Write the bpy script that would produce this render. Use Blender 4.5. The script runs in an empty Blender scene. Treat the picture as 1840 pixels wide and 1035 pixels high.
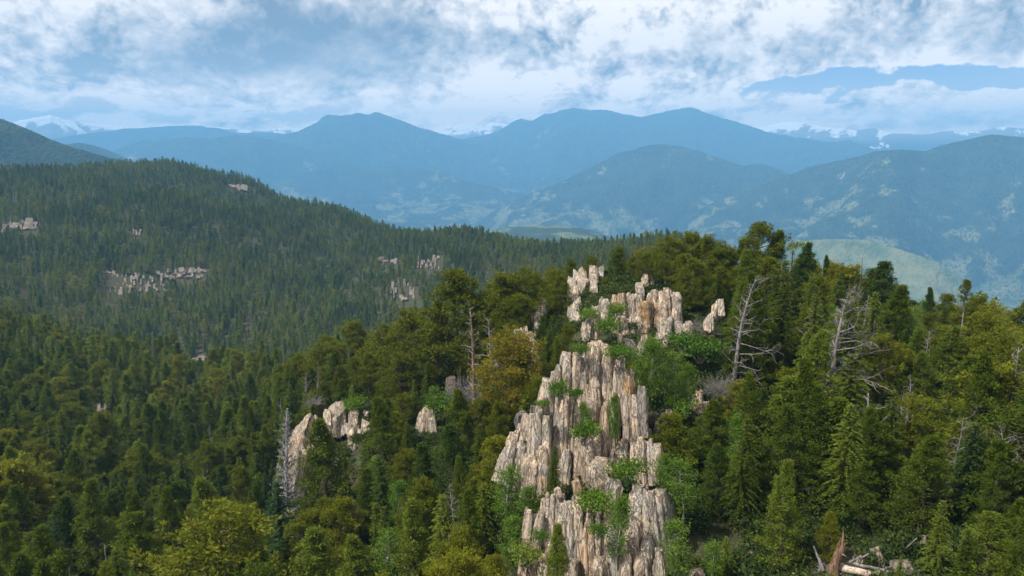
import bpy, bmesh, math, random
import numpy as np
from mathutils import Vector, Matrix

C = bpy.context.scene
COL = C.collection
R = math.radians

# ------------------------------------------------------------------ camera
PITCH = R(10.4)
FPX = 1240.0                                   # focal length in photo pixels (1840 wide)
cam_d = bpy.data.cameras.new('camera')
cam_d.sensor_width = 36.0
cam_d.lens = FPX / 1840 * 36.0
cam_d.clip_start = 0.5
cam_d.clip_end = 40000
cam = bpy.data.objects.new('camera', cam_d)
cam.rotation_euler = (R(90) - PITCH, 0, 0)
COL.objects.link(cam)
C.camera = cam

# ------------------------------------------------------------------ light, exposure
SUN_EL, SUN_AZ = R(55), R(-116)                # azimuth from +Y (view direction), clockwise
sd = Vector((math.sin(SUN_AZ) * math.cos(SUN_EL), math.cos(SUN_AZ) * math.cos(SUN_EL), math.sin(SUN_EL)))
sun_d = bpy.data.lights.new('sun', 'SUN')
sun_d.energy = 5.0
sun_d.angle = R(0.7)
sun_d.color = (1.0, 0.93, 0.82)
sun = bpy.data.objects.new('sun', sun_d)
sun.rotation_euler = (-sd).to_track_quat('-Z', 'Y').to_euler()
COL.objects.link(sun)

C.view_settings.view_transform = 'Standard'
C.view_settings.look = 'None'
C.view_settings.gamma = 1
C.view_settings.use_curve_mapping = False
C.view_settings.exposure = 0.5

C.render.engine = 'CYCLES'
cy = C.cycles
cy.use_denoising = True
cy.denoising_prefilter = 'FAST'
cy.max_bounces = 4
cy.diffuse_bounces = 2
cy.glossy_bounces = 1
cy.transmission_bounces = 2
cy.volume_bounces = 0
cy.transparent_max_bounces = 4
cy.caustics_reflective = False
cy.caustics_refractive = False

# ------------------------------------------------------------------ node helpers
class NT:
    """small wrapper to write node trees as expressions"""
    def __init__(self, tree):
        self.t = tree
    def n(self, typ, **kw):
        nd = self.t.nodes.new(typ)
        for k, v in kw.items():
            setattr(nd, k, v)
        return nd
    def put(self, sock, v):
        if isinstance(v, (int, float)):
            try:
                sock.default_value = v
            except TypeError:
                sock.default_value = (v, v, v)
        elif isinstance(v, (tuple, list)):
            sock.default_value = v if len(v) == len(sock.default_value) else (*v, 1.0)
        else:
            self.t.links.new(v, sock)
    def m(self, op, a, b=0.0, c=0.0, clamp=False):
        nd = self.n('ShaderNodeMath', operation=op, use_clamp=clamp)
        self.put(nd.inputs[0], a); self.put(nd.inputs[1], b)
        if op in ('MULTIPLY_ADD', 'COMPARE', 'SMOOTH_MIN', 'SMOOTH_MAX'):
            self.put(nd.inputs[2], c)
        return nd.outputs[0]
    def v(self, op, a, b=(0, 0, 0)):
        nd = self.n('ShaderNodeVectorMath', operation=op)
        self.put(nd.inputs[0], a)
        if op == 'SCALE':
            self.put(nd.inputs['Scale'], b)
        elif op not in ('LENGTH', 'NORMALIZE', 'ABSOLUTE'):
            self.put(nd.inputs[1], b)
        return nd.outputs['Value'] if op in ('DOT_PRODUCT', 'LENGTH', 'DISTANCE') else nd.outputs[0]
    def xyz(self, x, y, z=0.0):
        nd = self.n('ShaderNodeCombineXYZ')
        self.put(nd.inputs[0], x); self.put(nd.inputs[1], y); self.put(nd.inputs[2], z)
        return nd.outputs[0]
    def sep(self, v):
        nd = self.n('ShaderNodeSeparateXYZ'); self.put(nd.inputs[0], v)
        return nd.outputs
    def noise(self, vec, scale, detail=4.0, rough=0.55, dist=0.0, dim='3D', lac=2.0):
        nd = self.n('ShaderNodeTexNoise', noise_dimensions=dim)
        self.put(nd.inputs['Vector'], vec)
        for k, x in (('Scale', scale), ('Detail', detail), ('Roughness', rough), ('Distortion', dist), ('Lacunarity', lac)):
            self.put(nd.inputs[k], x)
        return nd.outputs['Fac']
    def voro(self, vec, scale, feature='F1', rand=1.0):
        nd = self.n('ShaderNodeTexVoronoi', feature=feature)
        self.put(nd.inputs['Vector'], vec); nd.inputs['Scale'].default_value = scale
        nd.inputs['Randomness'].default_value = rand
        return nd.outputs['Distance']
    def ss(self, x, a, b):
        """smoothstep of x between a and b"""
        nd = self.n('ShaderNodeMapRange', interpolation_type='SMOOTHSTEP', clamp=True)
        self.put(nd.inputs[0], x); self.put(nd.inputs[1], a); self.put(nd.inputs[2], b)
        return nd.outputs[0]
    def mix(self, f, a, b):
        nd = self.n('ShaderNodeMix', data_type='RGBA')
        self.put(nd.inputs[0], f); self.put(nd.inputs[6], a); self.put(nd.inputs[7], b)
        return nd.outputs[2]
    def scale_col(self, c, f):
        return self.v('SCALE', c, f)
    def attr(self, name, typ='GEOMETRY'):
        nd = self.n('ShaderNodeAttribute', attribute_name=name, attribute_type=typ)
        return nd.outputs

def px_dir(u, v):
    """world direction of a photo pixel (camera stands at the origin, looks along +Y)"""
    X, Y = (u - 920.0) / FPX, -(v - 517.5) / FPX
    cp, sp = math.cos(PITCH), math.sin(PITCH)
    return np.array((X, cp + Y * sp, -sp + Y * cp))
def px_az_el(u, v):
    d = px_dir(u, v)
    return math.atan2(d[0], d[1]), math.atan2(d[2], math.hypot(d[0], d[1]))
def at(u, v, r):
    """point at horizontal distance r that the photo shows at (u, v)"""
    d = px_dir(u, v)
    return d * (r / math.hypot(d[0], d[1]))
def to_px(p):
    """photo pixel of world points (n,3) or (3,)"""
    p = np.asarray(p, float)
    x, y, z = p[..., 0], p[..., 1], p[..., 2]
    cp, sp = math.cos(PITCH), math.sin(PITCH)
    dep = y * cp - z * sp
    up = y * sp + z * cp
    return 920 + FPX * x / dep, 517.5 - FPX * up / dep, dep

# ------------------------------------------------------------------ sky
def build_world():
    w = bpy.data.worlds.new('World')
    C.world = w
    w.use_nodes = True
    t = w.node_tree
    t.nodes.clear()
    g = NT(t)
    out = g.n('ShaderNodeOutputWorld')
    bg = g.n('ShaderNodeBackground')
    t.links.new(bg.outputs[0], out.inputs[0])
    bg.inputs['Strength'].default_value = 0.08
    sky = g.n('ShaderNodeTexSky', sky_type='NISHITA')
    sky.sun_disc = False
    sky.sun_elevation = SUN_EL
    sky.sun_rotation = SUN_AZ
    sky.altitude = 2600
    sky.air_density = 1.0
    sky.dust_density = 0.6
    sky.ozone_density = 2.0
    d = g.n('ShaderNodeTexCoord').outputs['Generated']
    x, y, z = g.sep(d)
    az = g.m('ARCTAN2', x, y)
    el = g.m('ARCSINE', z)
    elp = g.m('MAXIMUM', el, 0.0)
    X = g.m('MULTIPLY', az, 10.0)
    Y = g.m('MULTIPLY', g.m('LOGARITHM', g.m('ADD', elp, 0.10), math.e), 3.0)
    P = g.xyz(X, Y, 0.0)
    AE = g.xyz(az, el, 0.0)
    wob = g.n('ShaderNodeTexNoise', noise_dimensions='3D')
    g.put(wob.inputs['Vector'], P)
    wob.inputs['Scale'].default_value = 0.9
    wob.inputs['Detail'].default_value = 5
    AE = g.v('ADD', AE, g.v('MULTIPLY', g.v('SUBTRACT', wob.outputs['Color'], (0.5, 0.5, 0.5)), (0.20, 0.085, 0.0)))

    def blobs(lst):
        acc = None
        for (u, v, ru, rv, amp) in lst:
            a, e = px_az_el(u, v)
            q = g.v('MULTIPLY', g.v('SUBTRACT', AE, (a, e, 0)), (FPX / ru, FPX / rv, 0))
            f = g.m('MULTIPLY', g.m('EXPONENT', g.m('MULTIPLY', g.v('DOT_PRODUCT', q, q), -1.0)), amp)
            acc = f if acc is None else g.m('ADD', acc, f)
        return acc

    def field(vec):
        warp = g.v('SCALE', g.v('SUBTRACT', g_noise_col(vec, 1.1), (0.5, 0.5, 0.5)), 0.55)
        q = g.v('ADD', vec, warp)
        a = g.noise(q, 0.62, 7.0, 0.52)
        b = g.noise(q, 1.7, 6.0, 0.55)
        c = g.noise(q, 4.6, 5.0, 0.55)
        bill = g.m('SUBTRACT', 1.0, g.m('ABSOLUTE', g.m('MULTIPLY_ADD', b, 2.0, -1.0)))   # puffy cells
        bil2 = g.m('SUBTRACT', 1.0, g.m('ABSOLUTE', g.m('MULTIPLY_ADD', c, 2.0, -1.0)))
        return g.m('ADD', g.m('MULTIPLY', a, 0.62), g.m('ADD', g.m('MULTIPLY', bill, 0.25), g.m('MULTIPLY', bil2, 0.13)))
    def g_noise_col(vec, s):
        nd = g.n('ShaderNodeTexNoise', noise_dimensions='3D')
        g.put(nd.inputs['Vector'], vec)
        nd.inputs['Scale'].default_value = s
        nd.inputs['Detail'].default_value = 3
        return nd.outputs['Color']

    f0 = field(P)
    f1 = field(g.v('ADD', P, (-0.22, 0.34, 0.0)))       # towards the light: up and to the left
    cover = blobs([
        (60, 50, 330, 85, .75), (430, 60, 420, 95, 1.35), (740, 60, 280, 100, 1.0), (1010, 110, 280, 110, .65),
        (1290, 40, 280, 85, .75), (1560, 40, 330, 60, .80), (140, 128, 150, 34, .40), (480, 140, 230, 40, .45),
        (1480, 204, 190, 20, .95), (1760, 194, 160, 24, 1.0), (1150, 175, 130, 50, .35), (860, 180, 110, 40, .25),
        (1225, 120, 90, 40, .30), (1840, 84, 50, 20, .30), (300, 226, 300, 10, .35), (900, 235, 300, 12, .3),
        (250, 192, 440, 22, -.60), (725, 150, 60, 34, -.40), (1420, 146, 130, 22, -.62), (1600, 134, 170, 26, -.85), (1790, 134, 150, 26, -.95), (1548, 136, 14, 9, .6), (1660, 156, 26, 10, .4), (1590, 108, 60, 12, .5), (1760, 104, 50, 10, .5), (1800, 160, 40, 12, .5), (1005, 112, 26, 26, -.55), (1185, 140, 40, 16, -.35), (15, 112, 50, 12, -.5),
        (1810, 62, 90, 26, -.25), (1370, 150, 60, 26, -.45), (640, 190, 160, 18, -.4)])
    dens = g.m('ADD', g.m('MULTIPLY', g.m('SUBTRACT', f0, 0.60), 3.4), g.m('ADD', cover, g.m('MULTIPLY', g.ss(el, .06, .11), 0.30)))
    mask = g.ss(dens, -0.04, 0.30)
    relief = g.m('SUBTRACT', f0, f1)                    # >0 where the side faces the light
    # thick cloud bases read blue-grey
    dark = blobs([(430, 62, 270, 70, .50), (700, 50, 200, 64, .40), (560, 130, 190, 34, .34), (1370, 72, 190, 34, .30), (1160, 92, 140, 26, .16),
                  (1700, 40, 150, 34, .32), (250, 118, 120, 30, .24), (920, 80, 80, 24, .20), (1840, 90, 80, 50, .30), (1560, 225, 400, 14, .30)])
    lit = g.m('ADD', g.m('MULTIPLY', relief, 4.6), 0.72)
    lit = g.m('ADD', lit, g.m('MULTIPLY', g.m('SUBTRACT', g.noise(g.v('ADD', P, (3, 8, 1)), 1.1, 7.0, .55), 0.5), 1.3))
    lit = g.m('MULTIPLY', lit, g.m('SUBTRACT', 1.0, g.m('MULTIPLY', dark, 1.15), clamp=True))
    lit = g.m('ADD', lit, g.m('MULTIPLY', g.m('SUBTRACT', 1.0, g.ss(dens, 0.1, 0.7)), 0.25))     # thin edges glow
    lit = g.m('MULTIPLY_ADD', lit, 1.45, -0.18, clamp=True)
    lowness = g.m('SUBTRACT', 1.0, g.ss(el, 0.015, 0.17))
    cloud = g.mix(lit, g.mix(lowness, SKY['cloud_dark'], SKY['cloud_dark_low']), g.mix(lowness, SKY['cloud_light'], SKY['cloud_light_low']))
    base = g.v('MULTIPLY', sky.outputs[0], g.mix(lowness, SKY['tint'], SKY['tint_low']))
    # thin high veil near the horizon
    veil = g.m('MULTIPLY', g.m('SUBTRACT', 1.0, g.ss(el, 0.06, 0.17)), g.m('SUBTRACT', SKY['veil'], blobs([(1580, 130, 420, 60, .50)]), clamp=True))
    base = g.mix(veil, base, SKY['veil_col'])
    col = g.mix(mask, base, cloud)
    t.links.new(col, bg.inputs['Color'])

SKY = dict(cloud_dark=(2.4, 2.75, 3.3, 1), cloud_light=(13.6, 12.2, 11.0, 1), cloud_dark_low=(9.0, 8.0, 7.4, 1), cloud_light_low=(27, 21.5, 17.0, 1),
           tint=(0.28, 0.74, 1.12, 1), tint_low=(0.60, 0.98, 1.15, 1), veil=0.92, veil_col=(15.0, 12.3, 10.0, 1))
build_world()

# ------------------------------------------------------------------ object helpers
def link_mesh(name, me, mat=None, parent=None):
    o = bpy.data.objects.new(name, me)
    COL.objects.link(o)
    if mat is not None and len(me.materials) == 0:
        me.materials.append(mat)
    if parent is not None:
        o.parent = parent
    return o
def empty(name, loc=(0, 0, 0), label=None, cat=None, group=None):
    o = bpy.data.objects.new(name, None)
    o.empty_display_size = 0.3
    o.location = loc
    COL.objects.link(o)
    tag(o, label, cat, group)
    return o
def tag(o, label=None, cat=None, group=None, kind=None):
    for k, v in (('label', label), ('category', cat), ('group', group), ('kind', kind)):
        if v:
            o[k] = v
    return o
def mesh_np(name, V, F, mat=None, smooth=False):
    """V (n,3); F list of (m,k) int arrays (tris / quads)"""
    me = bpy.data.meshes.new(name)
    V = np.asarray(V, np.float32)
    F = [np.asarray(f, np.int32) for f in (F if isinstance(F, list) else [F])]
    nl = sum(f.size for f in F)
    npoly = sum(len(f) for f in F)
    me.vertices.add(len(V)); me.loops.add(nl); me.polygons.add(npoly)
    me.vertices.foreach_set('co', V.ravel())
    me.loops.foreach_set('vertex_index', np.concatenate([f.ravel() for f in F]))
    sizes = np.concatenate([np.full(len(f), f.shape[1], np.int32) for f in F])
    me.polygons.foreach_set('loop_start', np.concatenate(([0], np.cumsum(sizes)[:-1])).astype(np.int32))
    me.update(calc_edges=True)
    if smooth:
        me.polygons.foreach_set('use_smooth', np.ones(npoly, bool))
    if mat is not None:
        me.materials.append(mat)
    me.validate()
    return me
def fattr(me, name, vals):
    a = me.attributes.new(name, 'FLOAT', 'POINT')
    a.data.foreach_set('value', np.asarray(vals, np.float32))

def hash2(ix, iy, seed=0):
    h = (ix.astype(np.int64) * 374761393 + iy.astype(np.int64) * 668265263 + seed * 974634777) & 0x7fffffff
    h = ((h ^ (h >> 13)) * 1274126177) & 0x7fffffff
    h = (h ^ (h >> 16)) & 0xffff
    return h / 65535.0
def vnoise(x, y, seed=0):
    x, y = np.asarray(x, float), np.asarray(y, float)
    ix, iy = np.floor(x), np.floor(y)
    fx, fy = x - ix, y - iy
    fx, fy = fx * fx * (3 - 2 * fx), fy * fy * (3 - 2 * fy)
    a, b = hash2(ix, iy, seed), hash2(ix + 1, iy, seed)
    c, d = hash2(ix, iy + 1, seed), hash2(ix + 1, iy + 1, seed)
    return (a * (1 - fx) + b * fx) * (1 - fy) + (c * (1 - fx) + d * fx) * fy
def fbm(x, y, seed=0, octv=5, gain=0.5):
    s, a, t = 0, 1.0, 0
    for k in range(octv):
        s = s + a * vnoise(x * 2 ** k + 17.3 * k, y * 2 ** k - 9.1 * k, seed + k)
        t += a
        a *= gain
    return s / t
def ridged(x, y, seed=0, octv=4):
    s, a, t = 0, 1.0, 0
    for k in range(octv):
        s = s + a * (1 - np.abs(2 * vnoise(x * 2 ** k + 31.7 * k, y * 2 ** k + 5.9 * k, seed + k) - 1))
        t += a
        a *= 0.5
    return s / t
# ------------------------------------------------------------------ materials
def new_mat(name):
    m = bpy.data.materials.new(name)
    m.use_nodes = True
    t = m.node_tree
    t.nodes.clear()
    g = NT(t)
    out = g.n('ShaderNodeOutputMaterial')
    return m, g, out
def principled(g, out, col, rough=0.9, spec=0.2, normal=None):
    p = g.n('ShaderNodeBsdfPrincipled')
    g.put(p.inputs['Base Color'], col)
    g.put(p.inputs['Roughness'], rough)
    g.put(p.inputs['Specular IOR Level'], spec)
    if normal is not None:
        g.put(p.inputs['Normal'], normal)
    g.t.links.new(p.outputs[0], out.inputs[0])
    return p
def bump(g, h, strength=0.5, dist=0.1):
    b = g.n('ShaderNodeBump')
    g.put(b.inputs['Height'], h)
    b.inputs['Strength'].default_value = strength
    b.inputs['Distance'].default_value = dist
    return b.outputs[0]
def pos(g):
    return g.n('ShaderNodeNewGeometry').outputs['Position']

def foliage_mat(name, c_lo, c_mid, c_hi, translucent=0.33, spread=0.25, rough=0.55):
    """tint 0..1 per tree picks the hue; each tuft varies round it"""
    m, g, out = new_mat(name)
    tint = g.attr('tint', 'INSTANCER')[2]                       # > 1: browning needles
    leaf = g.attr('leaf')[2]
    rnd = g.n('ShaderNodeObjectInfo').outputs['Random']
    f = g.m('ADD', tint, g.m('MULTIPLY', g.m('SUBTRACT', leaf, 0.5), spread))
    f = g.m('ADD', f, g.m('MULTIPLY', g.m('SUBTRACT', rnd, 0.5), 0.12))
    c = g.mix(g.ss(f, 0.0, 0.5), c_lo, c_mid)
    c = g.mix(g.ss(f, 0.5, 1.0), c, c_hi)
    c = g.mix(g.ss(f, 1.05, 1.45), c, (0.19, 0.095, 0.018, 1))
    val = g.m('MULTIPLY_ADD', leaf, 0.65, 0.82)
    c = g.scale_col(c, val)
    p = g.n('ShaderNodeBsdfPrincipled')
    g.put(p.inputs['Base Color'], c)
    p.inputs['Roughness'].default_value = rough
    p.inputs['Specular IOR Level'].default_value = 0.10
    tr = g.n('ShaderNodeBsdfTranslucent')
    g.put(tr.inputs['Color'], g.v('MULTIPLY', c, (1.25, 1.2, 0.6)))
    mx = g.n('ShaderNodeMixShader')
    mx.inputs[0].default_value = translucent
    g.t.links.new(p.outputs[0], mx.inputs[1])
    g.t.links.new(tr.outputs[0], mx.inputs[2])
    g.t.links.new(mx.outputs[0], out.inputs[0])
    return m

def bark_mat(name, a, b, scale=6.0):
    m, g, out = new_mat(name)
    p = g.n('ShaderNodeTexCoord').outputs['Object']
    q = g.v('MULTIPLY', p, (1, 1, 0.25))
    n = g.noise(q, scale, 5, 0.6)
    n2 = g.noise(p, 0.8, 3, 0.5)
    c = g.mix(g.ss(g.m('ADD', n, g.m('MULTIPLY', g.m('SUBTRACT', n2, .5), .6)), 0.35, 0.65), a, b)
    principled(g, out, c, 0.9, 0.15, bump(g, n, 0.6, 0.05))
    return m

def rock_mat(name, lichen=0.45, bright=1.0):
    m, g, out = new_mat(name)
    geo = g.n('ShaderNodeNewGeometry')
    P = geo.outputs['Position']
    oc = g.n('ShaderNodeTexCoord').outputs['Object']
    rnd = g.n('ShaderNodeObjectInfo').outputs['Random']
    shade = g.attr('tone', 'OBJECT')[2]                       # per slab: 0 grey .. 1 orange
    big = g.noise(P, 0.35, 4, 0.6)
    streak = g.noise(g.v('MULTIPLY', oc, (1, 1, 0.07)), 4.5, 6, 0.65)
    streak2 = g.noise(g.v('MULTIPLY', oc, (1, 1, 0.05)), 11.0, 4, 0.6)
    fine = g.noise(P, 9.0, 6, 0.7)
    grey = (0.44, 0.40, 0.35, 1)
    pink = (0.56, 0.445, 0.345, 1)
    tan = (0.56, 0.45, 0.31, 1)
    c = g.mix(g.ss(g.m('ADD', big, g.m('MULTIPLY', g.m('SUBTRACT', rnd, .5), .5)), 0.35, 0.62), grey, pink)
    c = g.mix(g.m('MULTIPLY', g.ss(g.noise(P, 0.9, 4, .6), 0.45, 0.65), 0.7), c, tan)
    c = g.mix(g.m('MULTIPLY', g.ss(shade, 0.5, 1.0), g.ss(g.noise(P, 1.3, 3, .6), .3, .6)), c, (0.40, 0.22, 0.075, 1))   # iron stain
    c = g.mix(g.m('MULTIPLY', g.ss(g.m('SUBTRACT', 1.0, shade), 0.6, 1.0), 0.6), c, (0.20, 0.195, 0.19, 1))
    # dark mineral streaks that run down the fins
    c = g.mix(g.m('MULTIPLY', g.ss(streak, 0.60, 0.72), 0.26), c, (0.10, 0.09, 0.085, 1))
    c = g.mix(g.m('MULTIPLY', g.ss(streak2, 0.62, 0.74), 0.14), c, (0.13, 0.115, 0.10, 1))
    cr = g.noise(g.v('MULTIPLY', oc, (1, 1, 0.10)), 2.1, 5, 0.6)
    crack = g.m('SUBTRACT', 1.0, g.ss(g.m('ABSOLUTE', g.m('SUBTRACT', cr, 0.5)), 0.006, 0.028))
    cr2 = g.noise(g.v('ADD', g.v('MULTIPLY', oc, (1, 1, 0.12)), (5, 2, 9)), 4.2, 4, 0.6)
    crack = g.m('MAXIMUM', crack, g.m('SUBTRACT', 1.0, g.ss(g.m('ABSOLUTE', g.m('SUBTRACT', cr2, 0.5)), 0.004, 0.022)))
    c = g.mix(g.m('MULTIPLY', crack, 0.55), c, (0.075, 0.065, 0.055, 1))
    ve = g.n('ShaderNodeTexVoronoi', feature='DISTANCE_TO_EDGE')          # blocky joints
    g.put(ve.inputs['Vector'], g.v('ADD', g.v('MULTIPLY', oc, (1.0, 1.0, 0.42)), g.v('SCALE', g.xyz(cr, cr2, streak), 0.5)))
    ve.inputs['Scale'].default_value = 1.15
    joint = g.m('SUBTRACT', 1.0, g.ss(ve.outputs['Distance'], 0.008, 0.035))
    crack = g.m('MAXIMUM', crack, joint)
    c = g.mix(g.m('MULTIPLY', joint, 0.65), c, (0.07, 0.06, 0.05, 1))
    cell = g.n('ShaderNodeTexVoronoi', feature='F1')                       # each joint block weathers its own way
    g.put(cell.inputs['Vector'], g.v('ADD', g.v('MULTIPLY', oc, (1.0, 1.0, 0.42)), g.v('SCALE', g.xyz(cr, cr2, streak), 0.5)))
    cell.inputs['Scale'].default_value = 1.15
    cs = g.sep(cell.outputs['Color'])
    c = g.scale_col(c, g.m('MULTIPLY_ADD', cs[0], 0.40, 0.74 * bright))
    c = g.mix(g.m('MULTIPLY', g.ss(cs[1], .5, .9), .18), c, (0.46, 0.45, 0.42, 1))
    # pale crystals, dark specks, lichen
    c = g.mix(g.m('MULTIPLY', g.ss(fine, 0.58, 0.72), 0.45), c, (0.58, 0.54, 0.49, 1))
    c = g.mix(g.m('MULTIPLY', g.ss(g.noise(P, 16.0, 3, .6), 0.62, 0.72), 0.6), c, (0.07, 0.065, 0.06, 1))
    li = g.m('MULTIPLY', g.ss(g.noise(P, 2.2, 5, .7), 0.60, 0.70), lichen)
    c = g.mix(li, c, (0.30, 0.29, 0.10, 1))
    li2 = g.m('MULTIPLY', g.ss(g.noise(g.v('ADD', P, (7, 3, 1)), 3.1, 5, .7), 0.62, 0.72), lichen)
    c = g.mix(li2, c, (0.42, 0.25, 0.08, 1))
    h = g.m('ADD', g.m('SUBTRACT', g.m('MULTIPLY', streak, 0.7), g.m('MULTIPLY', crack, 1.1)), g.m('ADD', g.m('MULTIPLY', streak2, 0.5), g.m('MULTIPLY', fine, 0.25)))
    principled(g, out, c, 0.92, 0.15, bump(g, h, 0.8, 0.30))
    return m

def ground_mat():
    m, g, out = new_mat('forest_floor')
    P = pos(g)
    n = g.noise(P, 0.12, 5, .6)
    f = g.noise(P, 2.5, 6, .7)
    far = g.noise(P, 0.004, 5, .6)
    c = g.mix(g.ss(n, .4, .6), (0.045, 0.038, 0.022, 1), (0.036, 0.045, 0.018, 1))
    c = g.mix(g.m('MULTIPLY', g.ss(f, .52, .66), .6), c, (0.13, 0.105, 0.08, 1))
    c = g.mix(g.ss(g.v('LENGTH', P), 600, 1200), c, (0.022, 0.036, 0.014, 1))
    # meadows on the valley floor beyond the near ridge
    dist = g.v('LENGTH', P)
    mead = g.m('MULTIPLY', g.ss(far, .52, .60), g.ss(dist, 1150, 1500))
    c = g.mix(mead, c, g.mix(g.ss(g.noise(P, .02, 5, .6), .4, .62), (0.065, 0.10, 0.032, 1), (0.14, 0.15, 0.06, 1)))
    principled(g, out, c, 0.95, 0.1, bump(g, f, .6, .2))
    return m

def mountain_mat(name, meadow=0.45, rock=0.62, snow=False, tree_scale=0.045, lush=1.0, dotted=True):
    m, g, out = new_mat(name)
    P = pos(g)
    x, y, z = g.sep(P)
    n = g.noise(P, 0.0014, 7, .6)
    n2 = g.noise(P, 0.006, 7, .65)
    trees = g.voro(P, tree_scale)
    fine = g.noise(P, tree_scale * 1.5, 3, .6)
    forest = g.mix(g.ss(n2, .35, .65), (0.016, 0.030, 0.013, 1), (0.036, 0.050, 0.020, 1))
    grass = g.mix(g.ss(n2, .4, .6), (0.075, 0.110, 0.040, 1), (0.16, 0.165, 0.075, 1))
    grass = g.scale_col(grass, lush)
    low = g.m('MULTIPLY', g.m('SUBTRACT', 1.0, g.ss(z, -700, -100)), 0.10)
    mm = g.m('ADD', g.m('ADD', g.m('MULTIPLY', n, .52), g.m('MULTIPLY', n2, .48)), low)
    open_ = g.ss(mm, meadow + .08, meadow + .12)
    dots = g.ss(g.m('ADD', trees, g.m('MULTIPLY', fine, .35)), 0.42, 0.62)       # single crowns in the open
    c = g.mix(g.m('MULTIPLY', open_, dots) if dotted else open_, forest, grass)
    rk = g.ss(g.m('ADD', g.noise(P, .0036, 7, .7), g.m('MULTIPLY', fine, .12)), rock + .06, rock + .10)
    c = g.mix(rk, c, (0.27, 0.23, 0.20, 1))
    if snow:
        sn = g.noise(g.v('MULTIPLY', P, (1, 1, .55)), 0.0030, 8, .66)
        s = g.ss(g.m('ADD', sn, g.m('MULTIPLY', g.ss(z, 350, 800), .30)), .60, .66)
        c = g.mix(g.ss(z, 220, 470), forest, (0.22, 0.215, 0.21, 1))
        c = g.mix(s, c, (0.86, 0.87, 0.90, 1))
    h = g.m('ADD', fine, g.m('MULTIPLY', trees, -1.0))
    principled(g, out, c, 0.95, 0.05, bump(g, h, .7, 14.0))
    return m

M = {}
M['fir'] = foliage_mat('fir_needles', (0.024, 0.060, 0.020, 1), (0.056, 0.083, 0.006, 1), (0.108, 0.145, 0.016, 1), .34)
M['pine'] = foliage_mat('pine_needles', (0.042, 0.074, 0.007, 1), (0.078, 0.097, 0.005, 1), (0.128, 0.138, 0.010, 1), .32)
M['leaf'] = foliage_mat('broad_leaves', (0.038, 0.090, 0.012, 1), (0.080, 0.150, 0.014, 1), (0.150, 0.195, 0.035, 1), 0.40, 0.35)
M['brush'] = foliage_mat('dull_brush', (0.030, 0.052, 0.014, 1), (0.055, 0.078, 0.016, 1), (0.11, 0.11, 0.035, 1), 0.3, 0.5)
M['red'] = foliage_mat('red_twigs', (0.06, 0.02, 0.02, 1), (0.09, 0.025, 0.025, 1), (0.10, 0.04, 0.03, 1), 0.2)
M['bark'] = bark_mat('conifer_bark', (0.055, 0.040, 0.032, 1), (0.13, 0.095, 0.075, 1))
M['warm_bark'] = bark_mat('reddish_bark', (0.15, 0.085, 0.055, 1), (0.30, 0.20, 0.14, 1))
M['aspen_bark'] = bark_mat('pale_aspen_bark', (0.28, 0.28, 0.22, 1), (0.50, 0.50, 0.42, 1))
M['dead'] = bark_mat('weathered_grey_wood', (0.11, 0.10, 0.10, 1), (0.25, 0.235, 0.23, 1))
M['silver'] = bark_mat('silver_dead_wood', (0.18, 0.175, 0.175, 1), (0.34, 0.33, 0.33, 1))
M['stump'] = bark_mat('broken_stump_wood', (0.09, 0.055, 0.035, 1), (0.24, 0.15, 0.095, 1))
M['log'] = bark_mat('bleached_log_wood', (0.24, 0.17, 0.12, 1), (0.48, 0.42, 0.36, 1), 4.0)
M['rock'] = rock_mat('granite')
M['scar'] = rock_mat('dull_hillside_granite', .3, .44)
M['ground'] = ground_mat()
M['meadow'] = mountain_mat('grassy_hillside', .33, .74, tree_scale=.05, lush=1.1, dotted=False)
M['hill'] = mountain_mat('wooded_hillside', .58, .66, tree_scale=.075)
M['mountain'] = mountain_mat('wooded_mountain', .50, .64)
M['far_mountain'] = mountain_mat('far_wooded_mountain', .52, .66, tree_scale=.05)
M['snow'] = mountain_mat('snowy_peaks', .8, .9, True, .03)
# ------------------------------------------------------------------ ground
# (u, v, horizontal distance, 1 when the photo shows the tree tops there and not the ground)
CP = []
def cp(u, *rows):
    for r_ in rows:
        CP.append((u, r_[0], r_[1], r_[2] if len(r_) > 2 else 0))
cp(0, (1035, 80, 1), (800, 150, 1), (650, 260, 1), (575, 370, 1), (640, 450, 1), (570, 540, 1), (480, 650, 1), (400, 800, 1), (330, 950, 1), (303, 1080, 1), (345, 1400))
cp(300, (1035, 78, 1), (850, 140, 1), (700, 230, 1), (625, 330, 1), (672, 420, 1), (590, 510, 1), (520, 610, 1), (430, 740, 1), (338, 870, 1), (356, 950, 1), (290, 1110, 1), (350, 1400))
cp(600, (1035, 58, 1), (955, 70, 1), (880, 90), (785, 109), (715, 126), (680, 150), (745, 200), (680, 290, 1), (620, 420, 1), (560, 540, 1), (500, 640, 1), (430, 760, 1), (374, 880, 1), (460, 1250))
cp(450, (1035, 70, 1), (880, 112, 1), (720, 185, 1), (640, 260, 1), (690, 350, 1), (610, 460, 1), (520, 600, 1), (420, 760, 1), (366, 850, 1), (388, 930, 1), (322, 1050, 1), (420, 1350))
cp(840, (1035, 54), (900, 70), (770, 92), (690, 112), (760, 165), (690, 280), (600, 430, 1), (540, 520, 1), (480, 610, 1), (411, 740, 1), (520, 1100))
cp(1050, (1120, 41), (1045, 45), (960, 49.5), (880, 54), (800, 61), (690, 74), (600, 86), (545, 102), (510, 115), (600, 160), (590, 300), (545, 420, 1), (490, 540, 1), (436, 660, 1), (520, 1000))
cp(1250, (1055, 44), (905, 54), (760, 65), (690, 74), (610, 86), (560, 98), (525, 112), (620, 165), (570, 300), (480, 430, 1), (424, 540, 1), (520, 900))
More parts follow.
